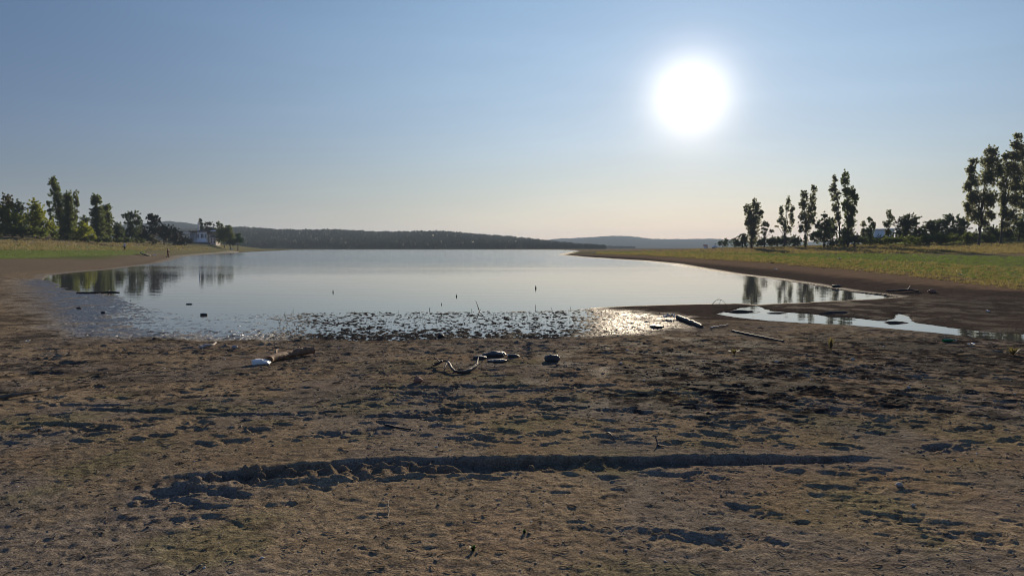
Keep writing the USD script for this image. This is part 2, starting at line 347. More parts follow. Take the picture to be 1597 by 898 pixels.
for _ in range(420):
    px, py = r2.uniform(90, 1120), r2.uniform(522, 552)
    mark(px, py, r2.uniform(.04, .16), r2.uniform(.025, .06), r2.uniform(-25, 25), r2.choice((.02, .028, -.02, -.03)))
for px, py, l, s, t, d in ((650, 606, .3, .1, 0, .08), (655, 618, .3, .13, -10, .08), (735, 605, .28, .09, 4, .07), (790, 603, .3, .09, 4, .07), (820, 612, .25, .07, 0, .06), (885, 600, .24, .15, 0, .08), (930, 602, .28, .09, 0, .07), (695, 625, .2, .1, 0, .07),
                           (755, 640, .35, .12, 5, .07), (625, 660, .25, .1, 0, .07), (690, 652, .3, .12, 0, .06), (645, 595, .2, .1, 0, .05), (870, 630, .2, .1, 0, .05), (1160, 830, .16, .09, -15, .05), (1200, 845, .2, .09, -25, .04), (1120, 760, .14, .06, -10, .04), (1330, 735, .2, .07, 0, .05),
                           (1340, 755, .2, .08, -5, .05), (1310, 790, .25, .07, -5, .045), (1390, 760, .2, .1, 25, .05), (1380, 775, .2, .08, 20, .05), (1320, 810, .3, .06, -20, .04), (1020, 880, .2, .09, 0, .05), (1075, 893, .22, .1, 0, .05), (1150, 890, .2, .1, 0, .05), (1430, 850, .3, .07, -25, .05),
                           (1480, 870, .3, .08, -25, .05), (1530, 885, .25, .08, -25, .05), (300, 828, .13, .06, 10, .04), (345, 830, .2, .05, 5, .035), (440, 825, .15, .05, 15, .03), (305, 850, .25, .07, 10, .035), (180, 850, .2, .06, 10, .03), (105, 788, .08, .06, 0, .03), (1455, 800, .2, .05, -20, .03), (1500, 780, .22, .05, -10, .03),
                           (90, 678, .35, .07, -6, .05), (150, 685, .3, .08, 5, .05), (140, 640, .5, .06, -6, .045), (200, 650, .5, .07, -6, .045), (330, 655, .6, .05, 0, .035), (420, 657, .4, .05, -3, .035), (75, 540, .35, .16, 0, .06), (60, 560, .3, .15, 0, .06), (85, 553, .3, .15, 0, .05), (100, 567, .35, .2, 0, .07), (65, 588, .35, .15, 0, .06)):
    mark(px, py, l, s, t, d * (0.26 if py > 700 else 0.65))
for px, py, l, s, t, d in ((1160, 479, .55, .22, 0, -.10), (1205, 481, .5, .2, 0, -.09), (1340, 469, .5, .2, 0, -.06), (1390, 470, .5, .2, 0, -.06), (1395, 495, .35, .25, 0, -.09), (1300, 482, .5, .2, 0, -.05)):
    mark(px, py, l, s, t, d)
# the wheel rut, steep on the far side, trodden lumps along the near one
rp = np.array([at_z(px, py, 0.42)[:2] for px, py in ((150, 768), (300, 752), (420, 738), (560, 727), (700, 720), (860, 716), (1050, 714), (1200, 713), (1290, 712), (1370, 712))])
seg = np.linspace(0, 1, 400); rpx = np.c_[np.interp(seg, np.linspace(0, 1, len(rp)), rp[:, 0]), np.interp(seg, np.linspace(0, 1, len(rp)), rp[:, 1])]
rpx[:, 1] = gaussian_filter1d(rpx[:, 1], 14, mode='nearest')
for _ in range(46):
    u = r2.uniform(0.10, 0.66) if r2.random() < .8 else r2.uniform(0.66, 0.9); c_ = rpx[int(u * 399)]
    marks.append((c_[0] + r2.uniform(-.05, .05), c_[1] - r2.uniform(0.0, 0.40), r2.uniform(.07, .17), r2.uniform(.035, .06), math.radians(r2.uniform(-30, 30)), -r2.uniform(.008, .022)))
for _ in range(34):
    u = r2.uniform(0.12, 0.62); c_ = rpx[int(u * 399)]
    marks.append((c_[0], c_[1] - r2.uniform(-0.02, 0.16), r2.uniform(.04, .10), r2.uniform(.03, .05), math.radians(r2.uniform(-60, 60)), -r2.uniform(.014, .032)))
for _ in range(40):
    u = r2.uniform(0.05, 0.72); c_ = rpx[int(u * 399)]
    marks.append((c_[0], c_[1] - r2.uniform(0.15, 0.55), r2.uniform(.06, .16), r2.uniform(.03, .06), math.radians(r2.uniform(-30, 30)), r2.uniform(.012, .032)))
nearmask = (R > 3.0) & (R < 27)
flatidx = np.flatnonzero(nearmask.ravel())
vt = cKDTree(np.c_[X.ravel()[flatidx], Y.ravel()[flatidx]])
dz = np.zeros(A.size); ok = (land_amp > 0.3).ravel()
for x, y, l, s, t, d in marks:
    idx = flatidx[np.array(vt.query_ball_point((x, y), 1.9 * max(l, s)), int)] if True else []
    if not len(idx): continue
    ex, ey = X.ravel()[idx] - x, Y.ravel()[idx] - y
    a, b = (ex * math.cos(t) + ey * math.sin(t)) / l, (-ex * math.sin(t) + ey * math.cos(t)) / s
    nf, nm = n_fine.ravel()[idx], n_mid.ravel()[idx]
    q = np.sqrt((a + 0.9 * nf) ** 2 + (b + 1.1 * nm + 0.5 * nf) ** 2) * (1 + 0.9 * n_micro.ravel()[idx])
    dz[idx] += (ok[idx] if d > 0 else 1.0) * d * (-np.exp(-1.3 * q ** 2.6) + 0.28 * np.exp(-((q - 1.35) / 0.3) ** 2) * (nf > -0.02))
dz = np.clip(dz, -0.10, 0.10).reshape(A.shape)
H = H + dz

tr = cKDTree(rpx); m = (R > 3.6) & (R < 9) & (np.abs(X) < 5)
d_, i_ = tr.query(np.c_[X[m], Y[m]])
side = np.sign(Y[m] - rpx[i_, 1]); tt = d_ * side; ss = seg[i_]
pw = np.stack([X[m] * 4.0, Y[m] * 4.0, np.full(m.sum(), 2.2)], -1)
wig = meshkit.fbm(pw, 3, 31) - 0.5; wig2 = meshkit.fbm(np.stack([X[m] * 2.2, Y[m] * 2.2, np.full(m.sum(), 7.1)], -1), 2, 32) - 0.5
tt = tt + 0.13 * wig2 * sm(0.75, 0.5, ss) + 0.03 * wig
sl = ss * 6.2
width = 0.10 + 0.16 * sm(0.12, 0.35, ss) * sm(0.8, 0.55, ss)
depth = (0.045 * sm(0.0, 0.3, ss) * sm(1.0, 0.88, ss) + 0.012) * np.where(ss < 0.6, np.clip(0.85 + 3.2 * wig2, 0.25, 1.3), np.clip(0.95 + 1.2 * wig2, 0.6, 1.2))
endf = sm(0.0, 0.05, ss) * sm(1.0, 0.93, ss)
cut = sm(0.055, 0.005, tt) * sm(-width * 1.6, -width * 0.6, tt)
lug = np.clip(np.sin(2 * np.pi * sl / 0.135 + 9 * tt + 3 * wig2), -0.3, 0.8) * 0.011 * sm(-width * 1.5, -width, tt) * sm(0.0, -0.05, tt) * sm(0.9, 0.6, ss)
lip = 0.012 * np.exp(-((tt - 0.10) / 0.05) ** 2) * np.clip(1 + 4 * wig, 0, 2)
H[m] += endf * (-depth * cut * (1 + 0.5 * wig + 0.9 * n_fine[m] + 0.7 * n_micro[m]) + lug + lip)
RUT = np.zeros(A.shape); RUT[m] = endf * cut

def hz(x, y):
    """Height of the ground at (x, y)."""
    r = math.hypot(x, y); a = math.atan2(x, y)
    i = np.interp(a if a >= -math.radians(37.5) else a + 2 * np.pi, SPOKE, np.arange(len(SPOKE))); j = np.interp(math.log(r), np.log(RING), np.arange(len(RING)))
    return float(map_coordinates(H, [[i], [j]], order=1, mode='nearest')[0])

def on_ground(px, py):
    """The point of the ground seen at (px, py) of the photograph."""
    z = 0.2
    for _ in range(25):
        p = at_z(px, py, min(z, 1.8)); z = 0.5 * z + 0.5 * max(hz(p[0], p[1]), 0.0)
    p = at_z(px, py, min(z, 1.8))
    return np.array([p[0], p[1], max(hz(p[0], p[1]), 0.0)])

# ------------------------------------------------------------------ ground: its colours are those of sand, mud, straw and grass where they lie
def col(*c): return np.array(c)
C_sand, C_sand2, C_mud, C_black = col(.27, .21, .14), col(.20, .158, .108), col(.068, .054, .044), col(.026, .022, .02)
C_beach, C_straw, C_green, C_green2, C_tan = col(.17, .135, .095), col(.22, .18, .105), col(.095, .135, .035), col(.11, .128, .055), col(.19, .13, .085)
def mixc(base, c, w): return base * (1 - w[..., None]) + c * w[..., None]
g1 = np.clip(0.5 + 1.6 * n_big, 0, 1); g2 = np.clip(0.5 + 1.7 * n_mid, 0, 1); g3 = np.clip(0.5 + 1.5 * n_fine, 0, 1)
T = np.broadcast_to(C_sand, A.shape + (3,)).copy()
T = mixc(T, C_sand2, sm(0.35, 0.75, 0.5 * g1 + 0.5 * g2))
rust = sm(0.5, 0.8, 0.6 * g2 + 0.4 * g1[::-1])
T = mixc(T, col(.21, .14, .09), 0.25 * rust * (R < 16))
T = mixc(T, col(.14, .125, .06), 0.5 * sm(0.45, 0.2, g1) * (R < 9))
n_col = fb(0.9, 3, 23); n_col2 = fb(1.3, 3, 29)
T = mixc(T, col(.19, .165, .14), 0.65 * sm(0.02, 0.14, n_col) * (R < 20))
T = mixc(T, col(.24, .165, .11), 0.32 * sm(0.04, 0.16, n_col2) * (R < 20))
T = mixc(T, col(.17, .155, .08), 0.5 * sm(-0.05, -0.16, n_col2) * (R < 12))
T = mixc(T, col(.075, .06, .045), 0.5 * sm(0.12, 0.24, n_fine + 0.5 * n_micro) * (R < 20))
# damp, trampled mud
damp = np.clip(0.75 * sm(670, 560, PY) * (PY > 380) * (R < 30), 0, 1)
T = mixc(T, C_mud, damp * sm(0.25, 0.75, 0.5 * g2 + 0.5 * g3) * 0.85)
blk = np.clip(right_mud * 1.1 + 0.8 * creek_mud + 0.55 * belt + 0.4 * left_edge, 0, 1) * (R < 40) * (PY > 440)
T = mixc(T, C_black, blk * sm(0.50, 0.66, 0.45 * g2 + 0.35 * g3 + 0.2 * g1 + 0.10 * right_mud + 0.06 * creek_mud))
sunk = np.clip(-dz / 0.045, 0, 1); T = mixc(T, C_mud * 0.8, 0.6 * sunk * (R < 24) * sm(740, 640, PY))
T = mixc(T, C_mud * 1.3, 0.5 * RUT)
# the banks farther off
bankL = (X < -5) & (R > 26) & (sL > 0); bankR = (X > -60) & (R > 21) & (sL > 0) & (PX > 850)
w = bankL * sm(30, 42, R) * sm(500, 440, PY)
T = mixc(T, C_beach, w * 0.9); T = mixc(T, C_straw * .9, w * sm(398, 388, PY) * 0.85)
gl = bankL * sm(382, 387, PY) * sm(406, 401, PY + 6 * n_big) * sm(215, 140, PX + 30 * n_big)
T = mixc(T, C_green, gl * (0.45 + 0.5 * g1)); T = mixc(T, C_green2, bankL * sm(215, 230, PX) * sm(400, 392, PY) * sm(376, 383, PY) * 0.45)
shore_y = np.interp(PX, [870, 1000, 1140, 1260, 1400, 1597], [397, 407, 427, 443, 463, 470])
grass_lo = np.interp(PX, [870, 1000, 1200, 1400, 1597], [394.5, 398, 408, 424, 443]); grass_hi = np.interp(PX, [870, 1000, 1200, 1400, 1597], [391, 392, 393, 395, 399])
w = bankR * 1.0
T = mixc(T, C_tan, w * sm(shore_y + 2, shore_y - 0.35 * (shore_y - grass_lo), PY) * 0.9)
T = mixc(T, C_mud, w * sm(0.30, 0.58, (PY - grass_lo) / np.maximum(1, shore_y - grass_lo) + 0.35 * n_mid) * 0.95)
gw = w * sm(grass_lo + 3, grass_lo - 3, PY + 10 * n_big)
T = mixc(T, C_straw, gw * 0.85); T = mixc(T, C_green2, gw * sm(grass_hi, grass_hi + 3, PY) * (0.4 + 0.55 * g1)); 
T = mixc(T, C_straw * col(1.1, .95, .85), gw * sm(grass_hi + 1, grass_hi - 3, PY) * sm(380, 386, PY) * 0.8)
T = mixc(T, col(.06, .075, .02), w * sm(386, 380, PY) * (R > 80) * 0.7)
farw = sm(600, 800, R); T = mixc(T, col(.11, .095, .07), farw)
# wet at the water's edge
wet = np.clip(flat + sm(0.014, 0.0, sL) * (sL > 0) * (R < 300) * 0.8 + sm(0.02, 0, sC) * 0.8, 0, 1)
T = mixc(T, C_mud * .7, 0.85 * wet)
T = mixc(T, col(.04, .037, .035), 0.85 * flat * sm(380, 480, PX) * sm(960, 880, PX))
T = mixc(T, col(.17, .125, .10), 0.8 * flat * sm(890, 970, PX))
T = mixc(T, col(.05, .04, .035), (sL < 0).astype(float))
fringe = sm(0.10, 0.02, sF + 0.10 * n_mid) * (1 - flat) * (sL > 0) * (R < 40)
T = mixc(T, C_mud * .8, 0.75 * fringe * sm(0.3, 0.6, 0.5 * g2 + 0.5 * g3))
T = T * (0.80 + 0.4 * g3)[..., None]
spc = np.clip(0.40 * wet * (1 - flat) * (sL < 0.012) + flat * (0.0 + 0.5 * sm(500, 360, PX) + 0.012 * sm(880, 960, PX)) + 0.02 * np.clip(blk, 0, 1) * sm(0.5, 0.7, g2), 0, 0.6) * (1 - 0.75 * (1 - flat) * (PX > 950))
rgh = 0.95 - flat * (0.55 * sm(500, 360, PX) + 0.25 * sm(880, 960, PX)) * sm(0.1, 0.6, g2) - 0.18 * wet - 0.1 * np.clip(blk, 0, 1) * sm(0.5, 0.7, g2)
for arr in ():
    pass
nS, nR = A.shape
ii, jj = np.meshgrid(np.arange(nS), np.arange(nR - 1), indexing='ij'); i2 = (ii + 1) % nS
quads = np.stack([ii * nR + jj, i2 * nR + jj, i2 * nR + jj + 1, ii * nR + jj + 1], -1).reshape(-1, 4)
V = np.stack([X, Y, H], -1).reshape(-1, 3)
cap = np.stack([np.full(nS, len(V)), ((np.arange(nS) + 1) % nS) * nR, np.arange(nS) * nR], -1)
V = np.vstack([V, [0, 0, H[:, 0].mean()]])
tri = np.vstack([quads[:, [0, 2, 1]], quads[:, [0, 3, 2]], cap])
fn = np.cross(V[tri[:5, 1]] - V[tri[:5, 0]], V[tri[:5, 2]] - V[tri[:5, 0]])
if fn[0, 2] < 0: tri = tri[:, ::-1]
M['ground'] = mat('ground_sand_and_mud', {
    'g': ('geometry', {}), 'a': ('attribute', {'attribute': 'tint'}), 'ra': ('attribute', {'attribute': 'gloss'}), 'sa': ('attribute', {'attribute': 'damp'}),
    'n1': ('noise_texture', {'scale': 75.0, 'detail': 4.0, 'roughness': 0.7}), 'n2': ('noise_texture', {'scale': 14.0, 'detail': 5.0, 'roughness': 0.65}),
    'v': ('voronoi_texture', {'scale': 120.0}),
    'r1': ('map_range', {'from_min': 0.3, 'from_max': 0.7, 'to_min': 0.45, 'to_max': 1.55}), 'r2': ('map_range', {'from_min': 0.3, 'from_max': 0.7, 'to_min': 0.75, 'to_max': 1.25}),
    'mm': ('math', {'math_type': 'multiply'}), 'm1': ('mix', {'mix_type': 'multiply', 'fac': 1.0}),
    'hs': ('math', {'math_type': 'multiply_add', 'value2': 2.5}),
    'b': ('bump', {'strength': 1.0, 'distance': 0.018}), 'p': ('principled_bsdf', {})},
    [('g.position', 'n1.vector'), ('g.position', 'n2.vector'), ('g.position', 'v.vector'), ('n1.fac', 'r1.value'), ('n2.fac', 'r2.value'), ('r1.result', 'mm.value1'), ('r2.result', 'mm.value2'),
     ('a.color', 'm1.color1'), ('mm.value', 'm1.color2'), ('m1.color', 'p.base_color'), ('ra.fac', 'p.roughness'), ('sa.fac', 'p.specular_ior_level'),
     ('n2.fac', 'hs.value1'), ('n1.fac', 'hs.value3'), ('hs.value', 'b.height'), ('b.normal', 'p.normal')])
gm = usdkit.mesh(stage, '/World/ground', (V, tri), M['ground'], smooth=True)
api = UsdGeom.PrimvarsAPI(gm)
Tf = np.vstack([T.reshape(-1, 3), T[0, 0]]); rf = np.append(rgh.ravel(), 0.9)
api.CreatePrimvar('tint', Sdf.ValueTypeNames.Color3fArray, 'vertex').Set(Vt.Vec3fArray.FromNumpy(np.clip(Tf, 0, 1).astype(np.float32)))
api.CreatePrimvar('gloss', Sdf.ValueTypeNames.FloatArray, 'vertex').Set(Vt.FloatArray.FromNumpy(rf.astype(np.float32)))
api.CreatePrimvar('damp', Sdf.ValueTypeNames.FloatArray, 'vertex').Set(Vt.FloatArray.FromNumpy(np.append(spc.ravel(), 0.0).astype(np.float32)))
keys(gm.GetPrim(), kind='structure')

# ------------------------------------------------------------------ the lake: still near the shore, ruffled by wind farther out
M['water'] = mat('lake_water', {
    'g': ('geometry', {}), 'x': ('separate_xyz', {}),
    'map1': ('mapping', {'scale': (0.28, 1.5, 1.0)}), 'n1': ('noise_texture', {'scale': 1.0, 'detail': 3.0, 'roughness': 0.5}),
    'map2': ('mapping', {'scale': (0.5, 1.1, 1.0)}), 'n2': ('noise_texture', {'scale': 1.0, 'detail': 5.0, 'roughness': 0.65}),
    'wind': ('map_range', {'range_type': 'smoothstep', 'from_min': 88.0, 'from_max': 160.0, 'to_min': 0.0, 'to_max': 1.0, 'clamp': True}),
    'mapw': ('mapping', {'scale': (0.010, 0.03, 1.0)}), 'nw': ('noise_texture', {'scale': 1.0, 'detail': 3.0}),
    'wy': ('math', {'math_type': 'multiply_add', 'value2': 90.0}),
    'mid': ('map_range', {'range_type': 'smoothstep', 'from_min': 30.0, 'from_max': 130.0, 'to_min': 0.0045, 'to_max': 0.010, 'clamp': True}),
    'amp': ('math', {'math_type': 'multiply_add', 'value2': 0.09}),
    'b1': ('bump', {'strength': 1.0}), 'b2': ('bump', {'strength': 1.0}), 'a2': ('math', {'math_type': 'multiply', 'value2': 0.05}),
    'lean': ('combine_xyz', {}), 'ly': ('math', {'math_type': 'multiply', 'value2': -0.022}), 'add': ('vector_math', {'math_type': 'add'}), 'nrm': ('vector_math', {'math_type': 'normalize'}),
    'ro': ('math', {'math_type': 'multiply_add', 'value2': 0.05, 'value3': 0.008}),
    'p': ('principled_bsdf', {'base_color': (0.065, 0.058, 0.045), 'ior': 1.6, 'specular_ior_level': 0.5})},
    [('g.position', 'x.vector'), ('g.position', 'map1.vector'), ('map1.vector', 'n1.vector'), ('g.position', 'map2.vector'), ('map2.vector', 'n2.vector'), ('g.position', 'mapw.vector'), ('mapw.vector', 'nw.vector'),
     ('nw.fac', 'wy.value1'), ('x.y', 'wy.value3'), ('wy.value', 'wind.value'), ('x.y', 'mid.value'),
     ('n1.fac', 'b1.height'), ('mid.result', 'b1.distance'), ('n2.fac', 'b2.height'), ('wind.result', 'a2.value1'), ('a2.value', 'b2.distance'), ('b1.normal', 'b2.normal'),
     ('wind.result', 'ro.value1'), ('ro.value', 'p.roughness'), ('wind.result', 'ly.value1'), ('ly.value', 'lean.y'), ('b2.normal', 'add.vector1'), ('lean.vector', 'add.vector2'), ('add.vector', 'nrm.vector1'), ('nrm.vector', 'p.normal')])
wv = np.array([[-420, 13, 0], [420, 13, 0], [420, 900, 0], [-420, 900, 0]], float)
keys(obj('lake_water', (wv, np.array([[0, 1, 2, 3]])), M['water']), kind='structure')

# ------------------------------------------------------------------ wooded hills beyond the lake
M['hill'] = plain('hill_ground', (0.03, 0.036, 0.022), 0.95, 0.4, 0.02, spec=0.0)
M['hillfar'] = plain('far_hill_woods', (0.03, 0.038, 0.026), 0.95, 0.4, 0.008, spec=0.0)
def hill(name, sky, D0, D1, back, m, rag=0.0, seed=1, drop=0.0):
    px = np.arange(sky[0][0], sky[-1][0] + 1, 2.0); py = np.interp(px, [q[0] for q in sky], [q[1] for q in sky])
    py = gaussian_filter1d(py, 4, mode='nearest')
    rows = np.concatenate([np.linspace(0, 1, 26), [1.1, 1.3, 1.6]])
    vs = []
    for t in rows:
        D = D0 + (D1 - D0) * min(t, 1) + back * max(0, t - 1)
        for x, y in zip(px, py):
            top = P(x, y, D1); zt = max(top[2] - drop, 0.4)
            q = P(x, y, D)
            f = sm(0, 1, min(t, 1)) ** 0.8 * (1 - 0.9 * sm(1.0, 1.6, t))
            z = zt * f + 0.2
            vs.append((q[0], D, z))
    vs = np.array(vs); n = len(px)
    k = meshkit.fbm(vs * [1 / 110, 1 / 110, 0], 3, seed) - 0.5
    vs[:, 2] = np.maximum(0.1, vs[:, 2] * (1 + 0.14 * k) + rag * (meshkit.fbm(vs * [1 / 14, 1 / 14, 0], 3, seed + 5) - 0.5) * (vs[:, 2] > 2))
    f = [[r * n + i, r * n + i + 1, (r + 1) * n + i + 1, (r + 1) * n + i] for r in range(len(rows) - 1) for i in range(n - 1)]
    keys(obj(name, (vs, np.array(f)), m, smooth=True), kind='structure')
    return vs.reshape(len(rows), n, 3)
hillA = hill('wooded_hill', [(220, 370), (262, 364), (300, 363), (340, 363), (375, 360), (400, 362), (450, 364.5), (530, 364), (585, 367), (640, 367), (685, 366), (722, 369), (780, 374), (830, 377.5), (870, 381), (905, 384), (945, 386.5)], 700, 1250, 300, M['hill'], 0, 1, 0)
hillB = hill('wooded_hill', [(180, 352), (262, 347), (300, 349), (335, 356), (372, 364), (430, 380)], 1300, 1700, 400, M['hillfar'], 5, 3)
hillC = hill('wooded_hill', [(640, 384), (720, 378), (790, 374), (840, 375.5), (880, 372.5), (940, 369), (980, 369), (1012, 373), (1060, 373.5), (1110, 373), (1180, 377), (1400, 378), (1700, 376)], 2100, 3300, 800, M['hillfar'], 8, 4)
hillD = hill('wooded_hill', [(700, 387), (780, 381), (830, 380), (870, 381), (920, 384), (960, 386), (990, 387)], 1150, 1600, 300, M['hill'], 6, 6)
hillE = hill('wooded_hill', [(-800, 372), (-400, 362), (-100, 356), (180, 354), (240, 364)], 1200, 1700, 300, M['hillfar'], 6, 7)

def tris(Pts, size, seed, flat=0.0):
    g = np.random.default_rng(seed); n = len(Pts)
    a = g.normal(size=(n, 3)); a /= np.linalg.norm(a, axis=1, keepdims=True)
    b = np.cross(a, g.normal(size=(n, 3))); b /= np.linalg.norm(b, axis=1, keepdims=True) + 1e-9
    s = size * g.uniform(0.65, 1.35, (n, 1))
    v = np.stack([Pts + a * s * .62, Pts - a * s * .4 + b * s * .42, Pts - a * s * .4 - b * s * .42], 1).reshape(-1, 3)
    return v, np.arange(3 * n).reshape(-1, 3)

def instancer(name, protos, pts, scales, rots, prim_kind='stuff', parent='/World'):
    pi = UsdGeom.PointInstancer.Define(stage, numbered(parent + '/' + name)); base = str(pi.GetPath())
    for k, (pn, m, mm, smooth) in enumerate(protos):
        pth = f'{base}/{pn}' + (f'_{k:03d}' if k else '')
        usdkit.mesh(stage, pth, m, mm, smooth=smooth); pi.GetPrototypesRel().AddTarget(pth)
    g = np.random.default_rng(len(pts))
    pi.CreateProtoIndicesAttr(Vt.IntArray.FromNumpy(g.integers(0, len(protos), len(pts)).astype(np.int32)))
    pi.CreatePositionsAttr(Vt.Vec3fArray.FromNumpy(np.asarray(pts, np.float32)))
    sc = np.asarray(scales, np.float32); sc = np.repeat(sc[:, None], 3, 1) if sc.ndim == 1 else sc
    pi.CreateScalesAttr(Vt.Vec3fArray.FromNumpy(sc))
    pi.CreateOrientationsAttr(Vt.QuathArray([Gf.Quath(float(math.cos(r / 2)), 0, 0, float(math.sin(r / 2))) for r in rots]))
    keys(pi.GetPrim(), kind=prim_kind)
    return pi

def forest_proto(seed, tall):
    g = np.random.default_rng(seed); n = 130
    u = g.normal(size=(n, 3)); u /= np.linalg.norm(u, axis=1, keepdims=True)
    p = u * (g.random((n, 1)) ** 0.4) * [2.9, 2.9, 2.8 * tall] + [0, 0, 3.0 * tall]
    v, f = tris(p, 1.5, seed); return trimesh.Trimesh(v, f, process=False)
pts = []
r3 = np.random.default_rng(5)
for hv, cnt, top in ((hillA, 9000, 26), (hillD, 1300, 26)):
    for _ in range(cnt):
        a, b = r3.random() ** 0.8 * (top - 1.01), r3.random() * (hv.shape[1] - 1.01)
        i, j = int(a), int(b); fa, fb_ = a - i, b - j
        q = hv[i, j] * (1 - fa) * (1 - fb_) + hv[i + 1, j] * fa * (1 - fb_) + hv[i, j + 1] * (1 - fa) * fb_ + hv[i + 1, j + 1] * fa * fb_
        if meshkit.noise(np.array([q[0] / 60, q[1] / 60, 1.0])) < 0.16 or (a < 2.5 and r3.random() < 0.8): continue
        pts.append(q - [0, 0, .4])
pts = np.array(pts)
instancer('forest', [('forest_tree', forest_proto(k, 1.0 + 0.12 * k), M['forestleaf'], False) for k in range(4)], pts, r3.uniform(0.45, 0.85, len(pts)) * np.clip(1.15 - (pts[:, 0] > 0) * pts[:, 0] / 300, .7, 1.2), r3.uniform(0, 6.28, len(pts)))

# ------------------------------------------------------------------ trees and bushes
def crown_points(lobes, D, up, dens, seed, shell=0.45, gap=0.40, gscale=0.8, leaf=0.22):
    """Leaves along many small sprays through the lobes; a lobe is (px, py, half width, half height) of the crown as it stands D metres off."""
    g = np.random.default_rng(seed); out = []; s = D / FPX
    for (px, py, rx, ry) in lobes:
        c0 = P(px, py, D); ax, az = rx * s, ry * s; ay = min(ax, az) * g.uniform(0.85, 1.1) if ax < az else (ax + az) / 2
        per = 22; n = max(4, int(dens / (8.0 if up > .5 else 9.5) * math.pi * ax * az / (0.215 * leaf * leaf) / per))
        u = g.normal(size=(n * 3, 3)); u /= np.linalg.norm(u, axis=1, keepdims=True)
        q = u * (g.random((n * 3, 1)) ** shell) * [ax, ay, az] * g.uniform(0.6, 1.08, (n * 3, 1))
        q += c0 + [0, g.uniform(-0.35, 0.35) * ax, 0]
        f = meshkit.noise(q * gscale * [1, 1, 1 / (1 + up)] + seed * 1.7) * 0.6 + meshkit.noise(q * gscale * 2.3 + seed) * 0.4
        q = q[f > gap * g.uniform(0.75, 1.2, len(q))][:n]
        o = (q - c0) / [ax, ay, az]; o[:, 2] *= 0.5
        dr = o * (0.9 if up < .5 else 0.45) + [0, 0, 0.25 + up] + g.normal(size=q.shape) * 0.35; dr /= np.linalg.norm(dr, axis=1, keepdims=True)
        ln = g.uniform(0.3, 0.9, len(q)) * np.clip(ax / 1.6, .55, 1.3)
        t_ = g.random((len(q), per)) ** 0.8
        L = q[:, None] + dr[:, None] * (t_ * ln[:, None])[..., None] + g.normal(size=(len(q), per, 3)) * (0.16 * (1.15 - t_))[..., None]
        out.append(L.reshape(-1, 3))
    return np.vstack(out)

def tree(name, label, category, D, base, lobes, leaf, seed, size=0.22, dens=26, up=None, trunk=0.2, shell=0.45, gap=0.40, gscale=0.8, cl_r=0.55, per=13, limbs=True, second=None, group=None, fork=0.35):
    p0 = P(base[0], base[1], D); z = hz(p0[0], p0[1]); root = np.array([p0[0], p0[1], z])
    t = thing(name, label, category, root, group=group)
    g = np.random.default_rng(seed + 100)
    cs = [P(l[0], l[1], D) - root for l in lobes]; tops = [P(l[0], l[1] - 0.8 * l[3], D) - root for l in lobes]
    hi = max(range(len(lobes)), key=lambda k: tops[k][2])
    up = (0.9 if category == 'tree' and 'poplar' in name else 0.1) if up is None else up
    if leaf == 'poplargrey': gscale, gap = 1.7, gap - 0.05
    L = crown_points(lobes, D, up, dens, seed, shell, gap, gscale, size) - root
    L = L[L[:, 2] > 0.05]
    bark = M['bark']
    H_ = tops[hi][2]
    def path(end, start=(0, 0, -0.15), wob=0.03):
        start, end = np.array(start, float), np.array(end, float); k = 9
        s_ = np.linspace(0, 1, k)[:, None]
        mid = start * (1 - s_) + end * s_
        bow = np.array([start[0] - end[0], start[1] - end[1], 0]) * 0.25
        mid = mid + bow * np.sin(np.pi * s_) * 0.8 + g.normal(size=(k, 3)) * wob * np.linalg.norm(end - start) * np.sin(np.pi * s_) * [1, 1, 0.2]
        return mid
    tp = path(tops[hi], wob=0.012)
    rr = trunk * (1 - 0.9 * np.linspace(0, 1, len(tp)) ** 0.9); rr[0] *= 1.35
    if limbs or trunk > 0.1:
        obj('trunk', tube(tp, np.maximum(rr, 0.02), 9), bark, t, smooth=60)
    if limbs:
        for k in range(len(lobes)):
            if k == hi: continue
            a = max(1, min(6, int(8 * min(fork, 0.6 * max(cs[k][2], 0.3) / max(H_, 0.5)))))
            st = tp[a]
            if tops[k][2] < st[2]: st = tp[1]
            e = tops[k] if lobes[k][3] > lobes[k][2] else cs[k]
            obj('limb', tube(path(e, st, 0.02), np.maximum(trunk * 0.55 * (1 - 0.88 * np.linspace(0, 1, 9)), 0.018), 7), bark, t, smooth=60)
        tw = []
        for k in range(len(lobes)):
            for _ in range(7):
                f_ = g.uniform(0.2, 0.75); a = tp[int(f_ * 8)] if k == hi else (cs[k] * f_ + tp[2] * (1 - f_))
                e = a + g.normal(size=3) * [0.5, 0.5, 0.2] * lobes[k][2] * D / FPX + [0, 0, lobes[k][3] * D / FPX * g.uniform(0.2, 0.6)]
                tw.append(tube(np.linspace(a, e, 4), [0.035, 0.028, 0.02, 0.01], 4, False))
        keys(obj('twigs', join(*tw), bark, t), kind='stuff')
    if second:
        k = np.array([second[1](q) for q in (L + root)]); 
        v, f = tris(L[k], size, seed); 
        if len(f): obj('turning_leaves', trimesh.Trimesh(v, f, process=False), M[second[0]], t)
        L = L[~k]
    v, f = tris(L, size, seed + 1)
    obj('crown', trimesh.Trimesh(v, f, process=False), M[leaf], t)
    return t

def px_test(fn, D):
    def go(q):
        x, y = pixel_of(q[0], q[1], q[2]); return fn(float(x), float(y))
    return go

